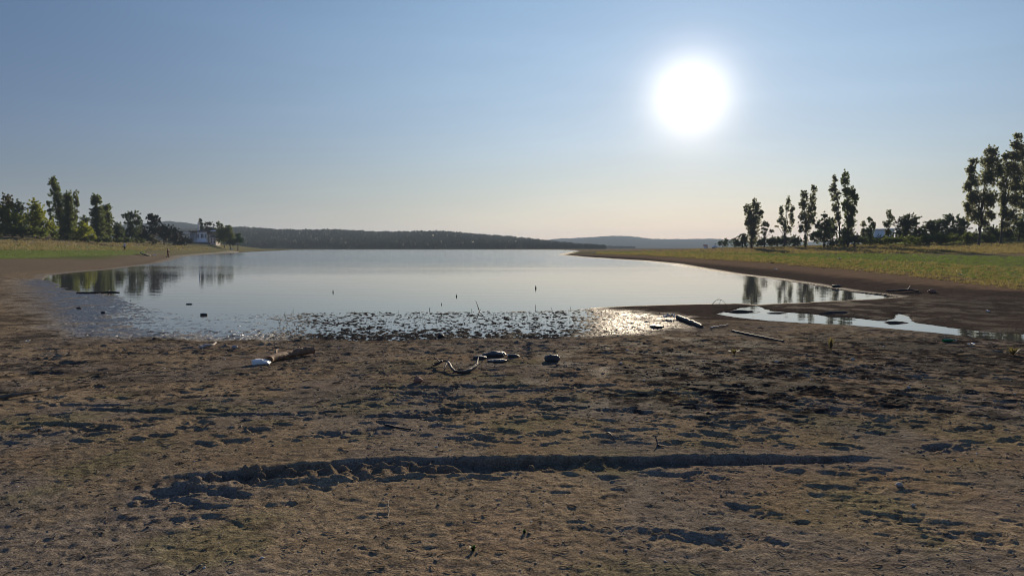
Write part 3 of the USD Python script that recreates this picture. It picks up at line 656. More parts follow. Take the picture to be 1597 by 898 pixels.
# left bank: the leafy clump, the poplars, the dark grove
tree('broadleaf_tree', 'yellow-green bushy tree with a reddish top at the far left edge of the picture', 'tree', 168, (8, 366), [(6, 345, 20, 22), (12, 318, 9, 20), (0, 330, 14, 20), (24, 350, 15, 17)], 'yellowgreen', 1, 0.3, 26, 0.16,
     second=('orangeleaf', px_test(lambda x, y: y < 318 + rnd.uniform(-8, 8), 168)))
tree('broadleaf_tree', 'dark green tree top showing above the yellow-green clump at far left', 'tree', 182, (32, 366), [(32, 326, 11, 15), (30, 345, 12, 18)], 'darkleaf', 2, 0.3, 26, 0.15)
tree('broadleaf_tree', 'tallest yellow-green tree of the clump, left of the leaning poplar', 'tree', 166, (58, 368), [(53, 325, 9, 18), (63, 340, 12, 20), (48, 348, 14, 19), (72, 355, 13, 14), (60, 360, 18, 9)], 'yellowgreen', 3, 0.3, 26, 0.16)
tree('bush', 'low yellow-green bush at the foot of the left tree clump', 'bush', 160, (36, 369), [(4, 360, 12, 8), (17, 361, 11, 8), (30, 359, 14, 10), (44, 362, 10, 8), (58, 363, 10, 8), (70, 364, 9, 7), (84, 364, 7, 7)], 'midleaf', 4, 0.26, 28, 0.05, limbs=False)
tree('young_tree', 'slim dark young tree just left of the leaning poplar trunk', 'tree', 190, (82, 370), [(77, 317, 4, 6), (79, 330, 5, 8), (83, 345, 4, 12)], 'darkleaf', 5, 0.26, 26, 0.09)
tree('poplar_tree', 'tall poplar leaning to the left, highest tree on the left bank', 'tree', 186, (96, 370), [(83, 283, 5.5, 8), (88, 295, 7, 14), (91, 315, 7, 18), (92, 340, 7, 22), (77.5, 288, 2.5, 2), (78, 305, 2.5, 2.2)], 'poplar', 6, 0.27, 40, 0.22, gap=0.3)
tree('poplar_tree', 'broad green poplar standing right against the leaning one', 'tree', 183, (107, 372), [(107, 308, 7, 12), (106, 328, 10, 18), (105, 348, 13, 22), (108, 362, 13, 10)], 'poplar', 7, 0.27, 40, 0.25, gap=0.3)
tree('poplar_tree', 'thin poplar with a reddish edge at the right of the left poplar trio', 'tree', 188, (116, 372), [(119, 305, 4.5, 8), (119, 320, 4.5, 11), (117, 338, 5, 12)], 'poplar', 8, 0.27, 36, 0.16, second=('orangeleaf', px_test(lambda x, y: x > 120 and rnd.random() < 0.35, 188)))
tree('broadleaf_tree', 'dark round tree filling the gap between the two left poplar groups', 'tree', 205, (131, 374), [(131, 345, 8, 10), (130, 358, 9, 14)], 'darkleaf', 9, 0.3, 26, 0.12)
tree('bush', 'big yellow-green bush between the two left poplar groups', 'bush', 178, (132, 375), [(128, 353, 8, 9), (136, 362, 11, 12), (124, 364, 11, 10), (144, 369, 5, 6)], 'yellowgreen', 10, 0.27, 28, 0.07, limbs=False)
tree('poplar_tree', 'dense dark poplar with a blunt top, left one of the close pair', 'tree', 196, (152, 378), [(150, 314, 8, 12), (151, 335, 10, 18), (152, 355, 11, 20), (157, 368, 10, 9)], 'poplar', 11, 0.28, 44, 0.25, gap=0.25)
tree('poplar_tree', 'shorter poplar pressed to the right side of the blunt-topped one', 'tree', 200, (166, 378), [(166, 326, 6.5, 10), (168, 342, 7, 14), (168, 360, 8, 16)], 'poplar', 12, 0.28, 44, 0.2, gap=0.25)
tree('broadleaf_tree', 'dark round tree right of the close poplar pair', 'tree', 208, (182, 378), [(182, 357, 9, 12), (180, 367, 10, 11), (187, 366, 7, 11)], 'darkleaf', 13, 0.3, 28, 0.14)
tree('broadleaf_tree', 'broad-crowned green tree above the two people on the left bank', 'tree', 224, (205, 378), [(197, 338, 8, 6), (208, 337, 9, 8), (215, 345, 7, 9), (203, 348, 12, 7), (205, 362, 13, 13)], 'darkleaf', 14, 0.3, 28, 0.2, gap=0.42)
tree('pine_tree', 'layered dark pine with flat shelves of branches', 'tree', 226, (240, 378), [(234, 336, 3.5, 3.5), (240, 338, 8, 2.6), (244, 341, 6, 2.5), (236, 342, 9, 2.4), (245, 345.5, 8, 2.2), (238, 349, 11, 3), (240, 360, 11, 9)], 'pineleaf', 15, 0.28, 40, 0.18, gap=0.2, cl_r=0.4)
for k, (x, top, w, D, lab) in enumerate(((222, 350, 12, 232, 'dark tree between the broad-crowned tree and the layered pine'), (256, 348, 12, 238, 'dark tree just right of the layered pine'), (270, 352, 11, 246, 'dark tree on the right of the grove, second from its end'),
                                         (281, 358, 8, 252, 'last dark tree at the right end of the grove, beside the white kiosk'), (194, 354, 8, 230, 'low dark tree at the left end of the grove'))):
    tree('broadleaf_tree', lab, 'tree', D, (x, 379), [(x, top + 8, w * .7, 8), (x - w * .3, top + 17, w, 11), (x + w * .4, top + 18, w * .8, 10)], 'pineleaf', 20 + k, 0.32, 30, 0.15, gap=0.25)
tree('bush', 'grey-green bush in front of the dark grove', 'bush', 214, (237, 380), [(237, 374, 6, 6), (242, 377, 6, 4)], 'olivebush', 26, 0.22, 34, 0.04, limbs=False)
tree('bush', 'dusty olive bush in front of the white round house', 'bush', 276, (293, 381), [(291, 375, 6, 6), (297, 377, 5, 5)], 'olivebush', 27, 0.25, 36, 0.05, limbs=False)
tree('thin_tree', 'small airy tree rising behind the chimney of the round house', 'tree', 320, (313, 372), [(312.5, 345, 2.8, 4), (314, 350, 3, 5), (315, 356, 3, 5)], 'olivebush', 28, 0.3, 40, 0.1, gap=0.42)
tree('thin_tree', 'sparse spreading tree behind the roof of the round house', 'tree', 325, (325, 372), [(323, 349, 3.5, 3), (328, 349, 4, 4), (332, 351, 3, 2), (320, 351, 2, 3)], 'olivebush', 29, 0.28, 34, 0.08, gap=0.45)
tree('broadleaf_tree', 'dark tree mass behind the flat roof of the round house', 'tree', 330, (322, 374), [(322, 360, 9, 6), (330, 361, 8, 6)], 'pineleaf', 30, 0.36, 36, 0.12, gap=0.2, limbs=False)
tree('broadleaf_tree', 'olive-green tree with two tall spires right of the round house', 'tree', 300, (350, 380), [(340.5, 349, 2.6, 6), (345, 352, 2, 4), (345, 361, 9, 9), (357, 358, 6, 8), (351, 368, 12, 11), (343, 372, 7, 9), (360, 370, 7, 9)], 'midleaf', 31, 0.32, 38, 0.2, gap=0.3)
tree('bush', 'fresh green bush at the right end of the house grove', 'bush', 296, (371, 382), [(371, 370, 5, 6), (375, 376, 5, 6), (367, 377, 6, 5)], 'brightleaf', 32, 0.3, 38, 0.06, limbs=False)
tree('bush', 'low grey-green scrub below the two-spired tree', 'bush', 292, (360, 382), [(357, 378, 7, 4), (364, 379, 5, 4)], 'olivebush', 33, 0.26, 36, 0.04, limbs=False)

tree('bush', 'low dark green undergrowth along the foot of the left poplars', 'bush', 180, (140, 376), [(92, 368, 9, 6), (106, 370, 9, 6), (120, 371, 9, 5), (136, 373, 9, 5), (152, 374, 9, 5), (168, 375, 9, 5), (184, 376, 9, 4), (200, 376, 9, 4), (216, 376, 9, 4)], 'darkleaf', 70, 0.26, 34, 0.04, gap=0.2, limbs=False)
# right bank
def R_(*a, **k): return tree(*a, **k)
R_('bush', 'low dark shrub at the left end of the right tree line', 'bush', 262, (1127, 386), [(1123, 380, 4, 5), (1131, 379, 6, 6)], 'darkleaf', 40, 0.3, 34, 0.05, limbs=False)
R_('broadleaf_tree', 'sloping dark scrub tree left of the fan-shaped poplar', 'tree', 215, (1158, 386), [(1147, 377, 7, 7), (1157, 370, 6, 8), (1162, 376, 7, 9), (1150, 381, 9, 5)], 'darkleaf', 41, 0.28, 32, 0.1)
R_('poplar_tree', 'fan-shaped dusty poplar, leftmost tall tree on the right bank', 'tree', 196, (1172, 387), [(1176, 318, 3.5, 12), (1169, 330, 5, 13), (1182, 328, 5, 14), (1163, 328, 3, 10), (1187, 332, 3.5, 11), (1174, 345, 11, 16), (1173, 364, 9, 16), (1166, 348, 5, 12), (1172, 378, 6, 8)], 'poplargrey', 42, 0.25, 34, 0.3, gap=0.42, fork=0.2)
R_('thin_tree', 'small open-branched tree with an umbrella crown beside the fan-shaped poplar', 'tree', 205, (1192, 384), [(1194, 348.5, 6, 2.5), (1189, 352, 4, 3), (1199, 352, 5, 2.2), (1194, 358, 8, 2), (1203, 361, 5, 2), (1190, 364, 5, 2.5)], 'olivebush', 43, 0.24, 30, 0.1, gap=0.42)
R_('poplar_tree', 'slender open poplar forking into a V of three plumes', 'tree', 200, (1223, 386), [(1229, 315, 3.2, 8), (1227.5, 326, 3.5, 8), (1218.5, 330, 4, 11), (1219, 344, 5, 10), (1224, 352, 4, 12), (1236, 327, 3.2, 10), (1235, 343, 4.2, 13), (1231, 358, 3.5, 9), (1212, 353, 4, 1.6)], 'poplargrey', 44, 0.23, 30, 0.16, gap=0.45, fork=0.2)
R_('hedge', 'long dark hedge behind the slender forked poplar', 'hedge', 212, (1220, 386), [(1186, 378, 9, 7), (1203, 377, 11, 8), (1221, 377, 11, 8), (1239, 376, 11, 9)], 'darkleaf', 45, 0.3, 46, 0.05, gap=0.2, limbs=False)
R_('poplar_tree', 'poplar with a separate tall plume leaning right, third tall tree on the right bank', 'tree', 182, (1256, 386), [(1269, 295, 4, 8), (1268, 309, 5, 9), (1254, 304, 6.5, 9), (1252, 320, 7, 12), (1266, 326, 7, 12), (1252, 340, 7, 12), (1266, 342, 7, 12), (1258, 355, 7, 10), (1249, 356, 4, 8), (1256, 375, 4, 10)], 'poplargrey', 46, 0.24, 32, 0.25, gap=0.42, fork=0.3)
R_('broadleaf_tree', 'dark green round tree between the plumed poplar and the tallest pair', 'tree', 178, (1285, 386), [(1286, 338, 5, 7), (1281, 352, 10, 10), (1291, 352, 8, 10), (1283, 370, 14, 14), (1270, 370, 8, 11)], 'darkleaf', 47, 0.27, 30, 0.2, gap=0.38)
R_('broadleaf_tree', 'smaller dark tree tucked behind the left stem of the tallest pair', 'tree', 190, (1299, 385), [(1297, 347, 7, 8), (1299, 362, 9, 14)], 'darkleaf', 48, 0.28, 28, 0.12)
R_('poplar_tree', 'open poplar forming the left plume of the tallest pair', 'tree', 176, (1309, 386), [(1301.5, 281, 4, 8), (1299, 294, 6, 9), (1302, 308, 7, 12), (1304, 324, 6, 10), (1306, 340, 5, 12), (1296, 299, 3, 6)], 'poplargrey', 49, 0.24, 30, 0.24, gap=0.44, fork=0.3)
R_('poplar_tree', 'dense dark poplar, right plume of the tallest pair on the right bank', 'tree', 174, (1322, 386), [(1317, 272, 4, 6), (1320, 282, 7.5, 9), (1319, 300, 7, 12), (1330, 302, 7, 12), (1334, 312, 5, 9), (1319, 322, 8, 14), (1330, 326, 8, 14), (1325, 346, 10, 14), (1323, 366, 11, 16)], 'poplar', 50, 0.25, 36, 0.3, gap=0.38, fork=0.3)
R_('bush', 'row of low dark bushes at the foot of the tallest poplar pair', 'bush', 170, (1332, 386), [(1332, 375, 11, 8), (1345, 376, 10, 7), (1318, 378, 10, 7), (1300, 380, 12, 5)], 'darkleaf', 51, 0.26, 30, 0.05, limbs=False)
R_('young_tree', 'small pale tree right of the tallest poplar pair', 'tree', 188, (1347, 383), [(1346, 350, 3.5, 6), (1348, 362, 5, 10)], 'poplargrey', 52, 0.25, 30, 0.09)
R_('young_tree', 'small upright green tree just left of the pale blue building', 'tree', 186, (1357, 384), [(1358, 343, 4, 6), (1360, 352, 5.5, 7), (1355, 364, 7, 12), (1357, 376, 7, 7)], 'midleaf', 53, 0.25, 32, 0.1)
R_('young_tree', 'lone small poplar with reddish leaves on its left side', 'tree', 180, (1385, 383), [(1386.5, 333, 3, 6), (1388, 341, 5, 6), (1384, 350, 5, 7), (1385, 362, 5, 10)], 'midleaf', 54, 0.24, 34, 0.1, second=('orangeleaf', px_test(lambda x, y: x < 1386 and y < 362 and rnd.random() < 0.6, 180)))
R_('broadleaf_tree', 'spiky dark tree with radiating branches right of the reddish young poplar', 'tree', 172, (1412, 382), [(1415, 344, 12, 8), (1406, 352, 11, 9), (1424, 350, 9, 9), (1400, 348, 3, 2), (1432, 341, 4, 2), (1412, 366, 15, 13)], 'darkleaf', 55, 0.26, 32, 0.2, gap=0.36)
R_('bush', 'lighter green bush in front of the spiky dark tree', 'bush', 160, (1434, 383), [(1432, 364, 11, 10), (1441, 371, 9, 9), (1425, 373, 11, 8)], 'midleaf', 56, 0.24, 34, 0.07, limbs=False)
R_('broadleaf_tree', 'low round dark tree between the light green bush and the wide dark one', 'tree', 176, (1454, 382), [(1454, 350, 10, 7), (1448, 356, 9, 8), (1460, 360, 12, 12)], 'darkleaf', 57, 0.27, 32, 0.15, gap=0.3)
R_('broadleaf_tree', 'wide dark tree crowding the left side of the big multi-stem poplar', 'tree', 172, (1486, 381), [(1484, 344, 14, 9), (1470, 352, 11, 9), (1498, 350, 12, 12), (1485, 364, 22, 12)], 'darkleaf', 58, 0.27, 32, 0.2, gap=0.3)
R_('hedge', 'low green hedge running in front of the right-hand trees', 'hedge', 152, (1465, 384), [(1372, 378, 13, 5), (1386, 376, 11, 6), (1402, 375, 12, 6), (1422, 376, 12, 6), (1444, 375, 13, 7), (1464, 373, 13, 8), (1486, 373, 13, 8), (1507, 372, 12, 9), (1538, 373, 11, 8)], 'midleaf', 59, 0.24, 30, 0.04, gap=0.25, limbs=False)
R_('poplar_tree', 'big multi-stem poplar with a thick dark leaning trunk, second from the right edge', 'tree', 136, (1526, 384), [(1545, 238, 11, 8), (1543, 253, 15, 14), (1518, 254, 7, 7), (1513, 266, 8, 11), (1516, 284, 11, 14), (1540, 280, 14, 18), (1556, 268, 9, 16), (1508, 294, 6, 9), (1512, 306, 7, 8), (1522, 310, 12, 16), (1542, 312, 13, 18), (1506, 320, 6, 6), (1510, 330, 8, 8), (1524, 338, 12, 13), (1541, 338, 9, 10), (1534, 350, 9, 8)], 'poplargrey', 60, 0.22, 30, 0.55, gap=0.45, fork=0.35)
R_('poplar_tree', 'tallest poplar at the right edge, rising out of the picture', 'tree', 140, (1560, 381), [(1588, 214, 7, 7), (1586, 228, 9, 10), (1572, 246, 7, 10), (1582, 246, 9, 14), (1596, 240, 8, 18), (1570, 264, 8, 14), (1584, 268, 11, 16), (1600, 268, 9, 18), (1564, 286, 8, 14), (1580, 290, 11, 16), (1596, 296, 10, 16), (1566, 310, 9, 14), (1582, 314, 11, 15), (1600, 320, 10, 14), (1564, 334, 8, 12), (1578, 338, 12, 12), (1566, 352, 8, 8)], 'poplargrey', 61, 0.22, 30, 0.55, gap=0.44, fork=0.35)
R_('broadleaf_tree', 'dark thicket at the right edge behind the two big poplars', 'tree', 158, (1588, 378), [(1590, 352, 14, 12), (1604, 345, 12, 16), (1574, 362, 12, 10), (1600, 366, 16, 10)], 'darkleaf', 62, 0.27, 30, 0.2, gap=0.3)
R_('hedge', 'dark hedge along the right edge behind the big poplar trunks', 'hedge', 168, (1570, 380), [(1500, 372, 14, 9), (1524, 371, 14, 10), (1550, 371, 14, 10), (1576, 370, 14, 11), (1602, 368, 16, 12), (1630, 366, 16, 12)], 'darkleaf', 64, 0.27, 30, 0.05, gap=0.22, limbs=False)
R_('hedge', 'dark scrub belt far behind the right-hand trees, closing the gaps at their feet', 'hedge', 222, (1470, 381), [(x, 377 - 4 * (x > 1440), 15, 9) for x in range(1320, 1640, 17)], 'darkleaf', 65, 0.3, 44, 0.05, gap=0.2, limbs=False)
R_('broadleaf_tree', 'dark scrub filling the gap between the two big poplar trunks', 'tree', 165, (1545, 380), [(1545, 362, 12, 10), (1556, 366, 9, 9)], 'darkleaf', 63, 0.27, 30, 0.1, gap=0.25, limbs=False)

# ------------------------------------------------------------------ grass on the banks
def blade_tuft(seed, n, h, spread):
    g = np.random.default_rng(seed); v = []; 
    for _ in range(n):
        a = g.uniform(0, 6.28); b = np.array([math.cos(a), math.sin(a), 0]) * spread * g.random() ** .5
        d = np.array([g.normal() * .35, g.normal() * .35, 1.0]) * h * g.uniform(.5, 1.1); w = np.array([-math.sin(a), math.cos(a), 0]) * 0.022 * h / .15
        v += [b - w, b + w, b + d]
    return trimesh.Trimesh(np.array(v), np.arange(3 * n).reshape(-1, 3), process=False)
def scatter_px(n, fx, seed):
    """n points of the banks: fx(g) draws a pixel of the photograph's bank and the ground under it takes the tuft."""
    g = np.random.default_rng(seed); out = []
    q = np.array([fx(g) for _ in range(n)])
    d = np.stack([(q[:, 0] - 798.5) / FPX, np.zeros(n), np.zeros(n)], -1) + F + U * ((449 - q[:, 1]) / FPX)[:, None]
    # march each ray to the sheet
    tt_ = np.geomspace(15, 260, 420)
    pt = CAM + d[:, None] * tt_[None, :, None] / d[:, 1][:, None, None]
    az = np.arctan2(pt[..., 0], pt[..., 1]); r = np.hypot(pt[..., 0], pt[..., 1])
    i = (az + math.radians(37.5)) / (fine[1] - fine[0]); j = np.interp(np.log(r), np.log(RING), np.arange(len(RING)))
    hh = map_coordinates(H, [i, j], order=1, mode='nearest')
    hit = hh > pt[..., 2]; first = np.argmax(hit, 1); ok_ = hit.any(1) & (first > 0)
    k = np.flatnonzero(ok_); res = pt[k, first[k]]; res[:, 2] = hh[k, first[k]]
    return res[res[:, 2] > 0.12]
def right_px(lo, hi):
    def fx(g):
        x = g.uniform(930, 1640); a = np.interp(x, [870, 1000, 1200, 1400, 1597, 1640], [391, 391.5, 392, 393, 396, 397]); b = np.interp(x, [870, 1000, 1200, 1400, 1597, 1640], [394.5, 397, 407, 422, 442, 446])
        return x, a + (b - a) * (lo + (hi - lo) * g.random())
    return fx
def left_px(g):
    x = g.uniform(-40, 225); return x, 384 + (404 - 0.03 * x - 384) * g.random()
def straw_px(g):
    return (g.uniform(-40, 400), g.uniform(372, 391)) if g.random() < 0.42 else (g.uniform(1000, 1640), g.uniform(380, 396))
G1 = np.vstack([scatter_px(9000, right_px(0.1, 1.0), 1), scatter_px(5000, left_px, 2)])
G2 = np.vstack([scatter_px(8000, straw_px, 3), scatter_px(3000, right_px(0.5, 1.25), 4)])
g4 = np.random.default_rng(8)
sc1 = g4.uniform(.6, 1.4, len(G1)) * np.clip(np.hypot(G1[:, 0], G1[:, 1]) / 90, .5, 1.2); sc2 = g4.uniform(.6, 1.7, len(G2)) * np.clip(np.hypot(G2[:, 0], G2[:, 1]) / 90, .5, 1.5)
instancer('green_grass', [('grass_tuft', blade_tuft(k, 16, .10, .22), M['grassgreen'], False) for k in range(3)], G1, sc1, g4.uniform(0, 6.28, len(G1)))
instancer('dry_grass', [('straw_tuft', blade_tuft(10 + k, 14, .16, .2), M['grassdry'], False) for k in range(3)], G2, sc2, g4.uniform(0, 6.28, len(G2)))

# ------------------------------------------------------------------ buildings
def arch(w, h, n=9):
    """Outline of an arched opening, foot at the origin."""
    r = w / 2; a = np.linspace(0, math.pi, n)
    return Polygon([(-r, 0), (r, 0)] + [(r * math.cos(t), h - r + r * math.sin(t)) for t in a])

def prism(poly, d):
    m = trimesh.creation.extrude_polygon(poly, d, engine='earcut'); m.apply_transform([[1, 0, 0, 0], [0, 0, -1, d / 2], [0, 1, 0, 0], [0, 0, 0, 1]]); return m

def ring_wall(r, th, h, n=28, a0=0.0, a1=2 * math.pi):
    a = np.linspace(a0, a1, n); o = [(r * math.cos(t), r * math.sin(t)) for t in a]; i = [((r - th) * math.cos(t), (r - th) * math.sin(t)) for t in a[::-1]]
    return trimesh.creation.extrude_polygon(Polygon(o + i).buffer(0), h, engine='earcut')

HD = 290.0; S = HD / FPX
q = P(315, 376.4, HD); hb = np.array([q[0], HD, min(q[2], hz(q[0], HD) + 0.6)])
zs = q[2] - hb[2]
house = thing('round_house', 'white round house with arched windows, dark roof and slender chimney on the left shore', 'house', hb)
W, HH = 7.0 * S, 14.0 * S
def drum_holes(wall, zoff):
    for ang in (-118, -62, -15, 195):
        m_ = prism(arch(0.95, 1.55), 1.2); m_.apply_translation([0, 0, 1.35 + zoff])
        a = math.radians(ang + 90); rot = trimesh.transformations.rotation_matrix(a, [0, 0, 1]); 
        m_.apply_translation([0, -W, 0]); m_.apply_transform(rot)
        wall = wall - m3.Manifold(m3.Mesh(np.asarray(m_.vertices, np.float32), np.asarray(m_.faces, np.uint32)))
    return wall
def man(m_): return m3.Manifold(m3.Mesh(np.asarray(m_.vertices, np.float32), np.asarray(m_.faces, np.uint32)))
cy = m3.Manifold.cylinder(HH + zs + 0.6, W, W, 36).translate((0, 0, -0.6)) - m3.Manifold.cylinder(HH + zs + 2, W - .28, W - .28, 36).translate((0, 0, -0.7))
obj('wall', drum_holes(cy, zs), M['whitewall'], house, smooth=35)
for ang in (-118, -62, -15, 195):
    wn = prism(arch(0.97, 1.57), 0.05); wn.apply_translation([0, -(W - .2), 1.34 + zs]); wn.apply_transform(trimesh.transformations.rotation_matrix(math.radians(ang + 90), [0, 0, 1]))
    pr = obj('window', wn, M['windowdark'], house)
    fr = join(box(-.03, .03, -.06, 0, 0, 1.5), box(-.45, .45, -.06, 0, .85, .91)); fr.apply_translation([0, -(W - .2) - .03, 1.34 + zs]); fr.apply_transform(trimesh.transformations.rotation_matrix(math.radians(ang + 90), [0, 0, 1]))
    obj('window_frame', fr, M['whitewall'], pr)
obj('skirt', m3.Manifold.cylinder(0.95, W + .35, W + .12, 36).translate((0, 0, zs - .3)), M['whitewall'], house, smooth=35)
obj('cornice', m3.Manifold.cylinder(0.16, W + .18, W + .22, 36).translate((0, 0, HH + zs - .02)), M['whitewall'], house, smooth=35)
obj('roof', join(trimesh.Trimesh(*(lambda mm: (mm.vert_properties[:, :3], mm.tri_verts))((m3.Manifold.cylinder(0.9, W + .4, .3, 36).translate((0, 0, HH + zs + .142))).to_mesh())), box(-4.6, -0.2, -1.4, 2.2, HH + zs + .16, HH + zs + .55)), M['roofdark'], house)
# the low wing on the left: posts under a flat roof, dark inside
obj('wing_wall', join(box(-4.4, -1.4, .6, .85, -.4, HH + zs + .14), box(-4.4, -4.15, -.9, .6, -.4, HH + zs + .14)), M['greywall'], house)
for x in (-4.2, -3.4, -2.6, -1.9):
    obj('post', join(trimesh.creation.cylinder(.09, HH + .4, sections=12, transform=trimesh.transformations.translation_matrix([x, -1.15, zs + (HH - .4) / 2 - .12])), box(x - .14, x + .14, -1.29, -1.01, zs - .1, zs + .12)), M['whitewall'], house, smooth=40)
obj('flat_roof', box(-7.2, -3.9, -1.6, 1.2, HH + zs - .32, HH + zs - .04, .03), M['whitewall'], house)
obj('terrace', box(-4.6, W + 1.2, -W - 1.6, 1.0, -1.3, zs - .31, .05), M['stoneterrace'], house)
for k in range(14):
    obj('baluster', trimesh.creation.cylinder(.05, .7, sections=8, transform=trimesh.transformations.translation_matrix([-4.3 + k * .36, -W - 1.45, zs + .04])), M['whitewall'], house, smooth=40)
cx_ = (309.5 - 315) * S
ch = join(trimesh.creation.cylinder(.26, 3.0, sections=14, transform=trimesh.transformations.translation_matrix([cx_, .3, HH + zs + 2.0])), trimesh.creation.cylinder(.36, .14, sections=14, transform=trimesh.transformations.translation_matrix([cx_, .3, HH + zs + 2.75])))
cp = obj('chimney', ch, M['whitewall'], house, smooth=40)
obj('cap', trimesh.creation.cone(.3, 1.1, sections=14, transform=trimesh.transformations.translation_matrix([cx_, .3, HH + zs + 3.5])), M['greywall'], cp, smooth=40)

# pale house half hidden to its right
q = P(331.5, 374.5, 300); b0 = np.array([q[0], 300, min(q[2], hz(q[0], 300) + .3)])
h2 = thing('pale_house', 'pale grey two-storey house half hidden between the round house and the two-spired tree', 'house', b0)
w2 = man(box(-1.2, 1.3, 0, 4, -.8, 2.6)); 
for x, z in ((-.7, .3), (.4, .3), (-.7, 1.5), (.4, 1.5)): w2 = w2 - man(box(x, x + .5, -.3, .14, z, z + .75))
obj('wall', w2, M['greywall'], h2)
for x, z in ((-.7, .3), (.4, .3), (-.7, 1.5), (.4, 1.5)): obj('window', box(x, x + .5, .1, .13, z, z + .75), M['windowdark'], h2)
obj('roof', trimesh.convex.convex_hull(np.array([[-1.5, -.3, 2.6], [3, -.3, 2.6], [3, 4.3, 2.6], [-1.5, 4.3, 2.6], [-.6, 2, 3.4], [2.2, 2, 3.4]])), M['roofdark'], h2)
q = P(335, 359.2, 312)
h3 = thing('pale_roofed_house', 'house hidden by trees, only its pale roof edge showing right of the round house', 'house', (q[0], 312, hz(q[0], 312)))
obj('wall', box(-2.0, .9, .4, 4, -.8, q[2] - hz(q[0], 312) - .3), M['stoneterrace'], h3)
obj('roof', trimesh.convex.convex_hull(np.array([[-2.2, 0, -.25], [1.3, 0, -.25], [1.3, 4.4, -.25], [-2.2, 4.4, -.25], [-1.8, 1.5, .1], [1, 1.5, .1]]) + [0, 0, q[2] - hz(q[0], 312)]), M['whitewall'], h3)
# white kiosk at the end of the grove
q = P(286, 375.2, 278); kb = np.array([q[0], 278, min(q[2], hz(q[0], 278) + .2)])
kz = q[2] - kb[2]
kk = thing('white_kiosk', 'small white two-level kiosk at the right end of the dark grove', 'kiosk', kb)
obj('lower_wall', box(-.75, .75, 0, 1.6, -.5, kz + .85, .02), M['whitewall'], kk)
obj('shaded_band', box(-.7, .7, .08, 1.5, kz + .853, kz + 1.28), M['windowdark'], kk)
obj('upper_wall', box(-.8, .8, -.05, 1.65, kz + 1.283, kz + 1.95, .02), M['whitewall'], kk)
obj('roof', box(-1.1, .9, -.25, 1.8, kz + 1.953, kz + 2.1, .03), M['roofdark'], kk)
# long pale blue building behind the right-hand trees
q = P(1373, 376, 230); bz = hz(q[0], 230)
h4 = thing('pale_blue_building', 'long pale blue building behind the young trees on the right bank', 'building', (q[0], 230, bz))
top = P(1373, 356.5, 230)[2] - bz
obj('wall', box(-1.9, 4.2, 0, 8, -1.5, top - .25), M['bluewall'], h4)
obj('roof', trimesh.convex.convex_hull(np.array([[-2.2, -.3, top - .247], [4.5, -.3, top - .247], [4.5, 8.3, top - .247], [-2.2, 8.3, top - .247], [-2.2, -.3, top - .1], [4.5, -.3, top + .05], [4.5, 8.3, top + .2], [-2.2, 8.3, top]])), M['bluewall'], h4)
obj('plinth', box(-1.93, 4.23, -.04, 7.9, -1.5, .3), M['greywall'], h4)
# red and white hut and pale tent on the far right meadow
def base_at(px, D): q_ = P(px, 386, D); return np.array([q_[0], D, hz(q_[0], D)])
b0 = base_at(1100.5, 245)
hut = thing('beach_hut', 'tiny red and white hut at the far left end of the right meadow', 'hut', b0)
zt = P(1100, 383.3, 245)[2] - b0[2]; zb = P(1100, 389.5, 245)[2] - b0[2]
obj('wall', box(-.5, .42, 0, 1, min(zb, -.2), zt), M['whitewall'], hut)
obj('red_side', box(.423, .62, -.02, 1.02, min(zb, -.2), zt), M['redpaint'], hut)
obj('roof', trimesh.convex.convex_hull(np.array([[-.7, -.15, zt + .003], [.75, -.15, zt + .003], [.75, 1.15, zt + .003], [-.7, 1.15, zt + .003], [-.6, .5, zt + .36], [.65, .5, zt + .36]])), M['redpaint'], hut)
b0 = base_at(1115, 248)
tent = thing('beach_tent', 'pale grey peaked tent right of the tiny red and white hut', 'tent', b0)
zt = P(1115, 382.2, 248)[2] - b0[2]
obj('canopy', trimesh.convex.convex_hull(np.array([[-.85, -.8, zt - .75], [.85, -.8, zt - .75], [.85, .8, zt - .75], [-.85, .8, zt - .75], [0, 0, zt]])), M['greywall'], tent)
for sx in (-.8, .8):
    for sy in (-.75, .75): obj('pole', trimesh.creation.cylinder(.04, zt - .6, sections=8, transform=trimesh.transformations.translation_matrix([sx, sy, (zt - .9) / 2])), M['greywall'], tent)
obj('back_cloth', box(-.8, .8, .72, .74, -.1, zt - .74), M['greywall'], tent)
obj('flag', join(box(-.02, .02, -.02, .02, zt, zt + .6), trimesh.convex.convex_hull(np.array([[.02, -.01, zt + .3], [.02, .01, zt + .58], [.45, -.01, zt + .5], [.45, .01, zt + .4]]))), M['clothblack'], tent)
# white boat drawn up on the shore
b0 = np.array([P(360.5, 385, 305)[0], 305, 0]); b0[2] = hz(b0[0], 305)
boat = thing('rowing_boat', 'small white boat lying upturned on the shore below the house', 'boat', b0)
n = 13; sec = []
for k in range(n):
    t = -1 + 2 * k / (n - 1); w = .42 * (1 - abs(t) ** 2.6) + .03; sec.append([(t * 1.15, w * math.cos(a), .38 * (1 - .35 * abs(t) ** 2) * math.sin(a) + .02) for a in np.linspace(0, math.pi, 9)])
sec = np.array(sec); vv = sec.reshape(-1, 3); ff = [[i * 9 + j, (i + 1) * 9 + j, (i + 1) * 9 + j + 1, i * 9 + j + 1] for i in range(n - 1) for j in range(8)]
obj('hull', (vv, np.array(ff)), M['whiteplastic'], boat, smooth=60)
obj('keel', tube([(-1.1, 0, .30), (-.5, 0, .41), (.5, 0, .41), (1.1, 0, .30)], .03, 6), M['greywall'], boat)

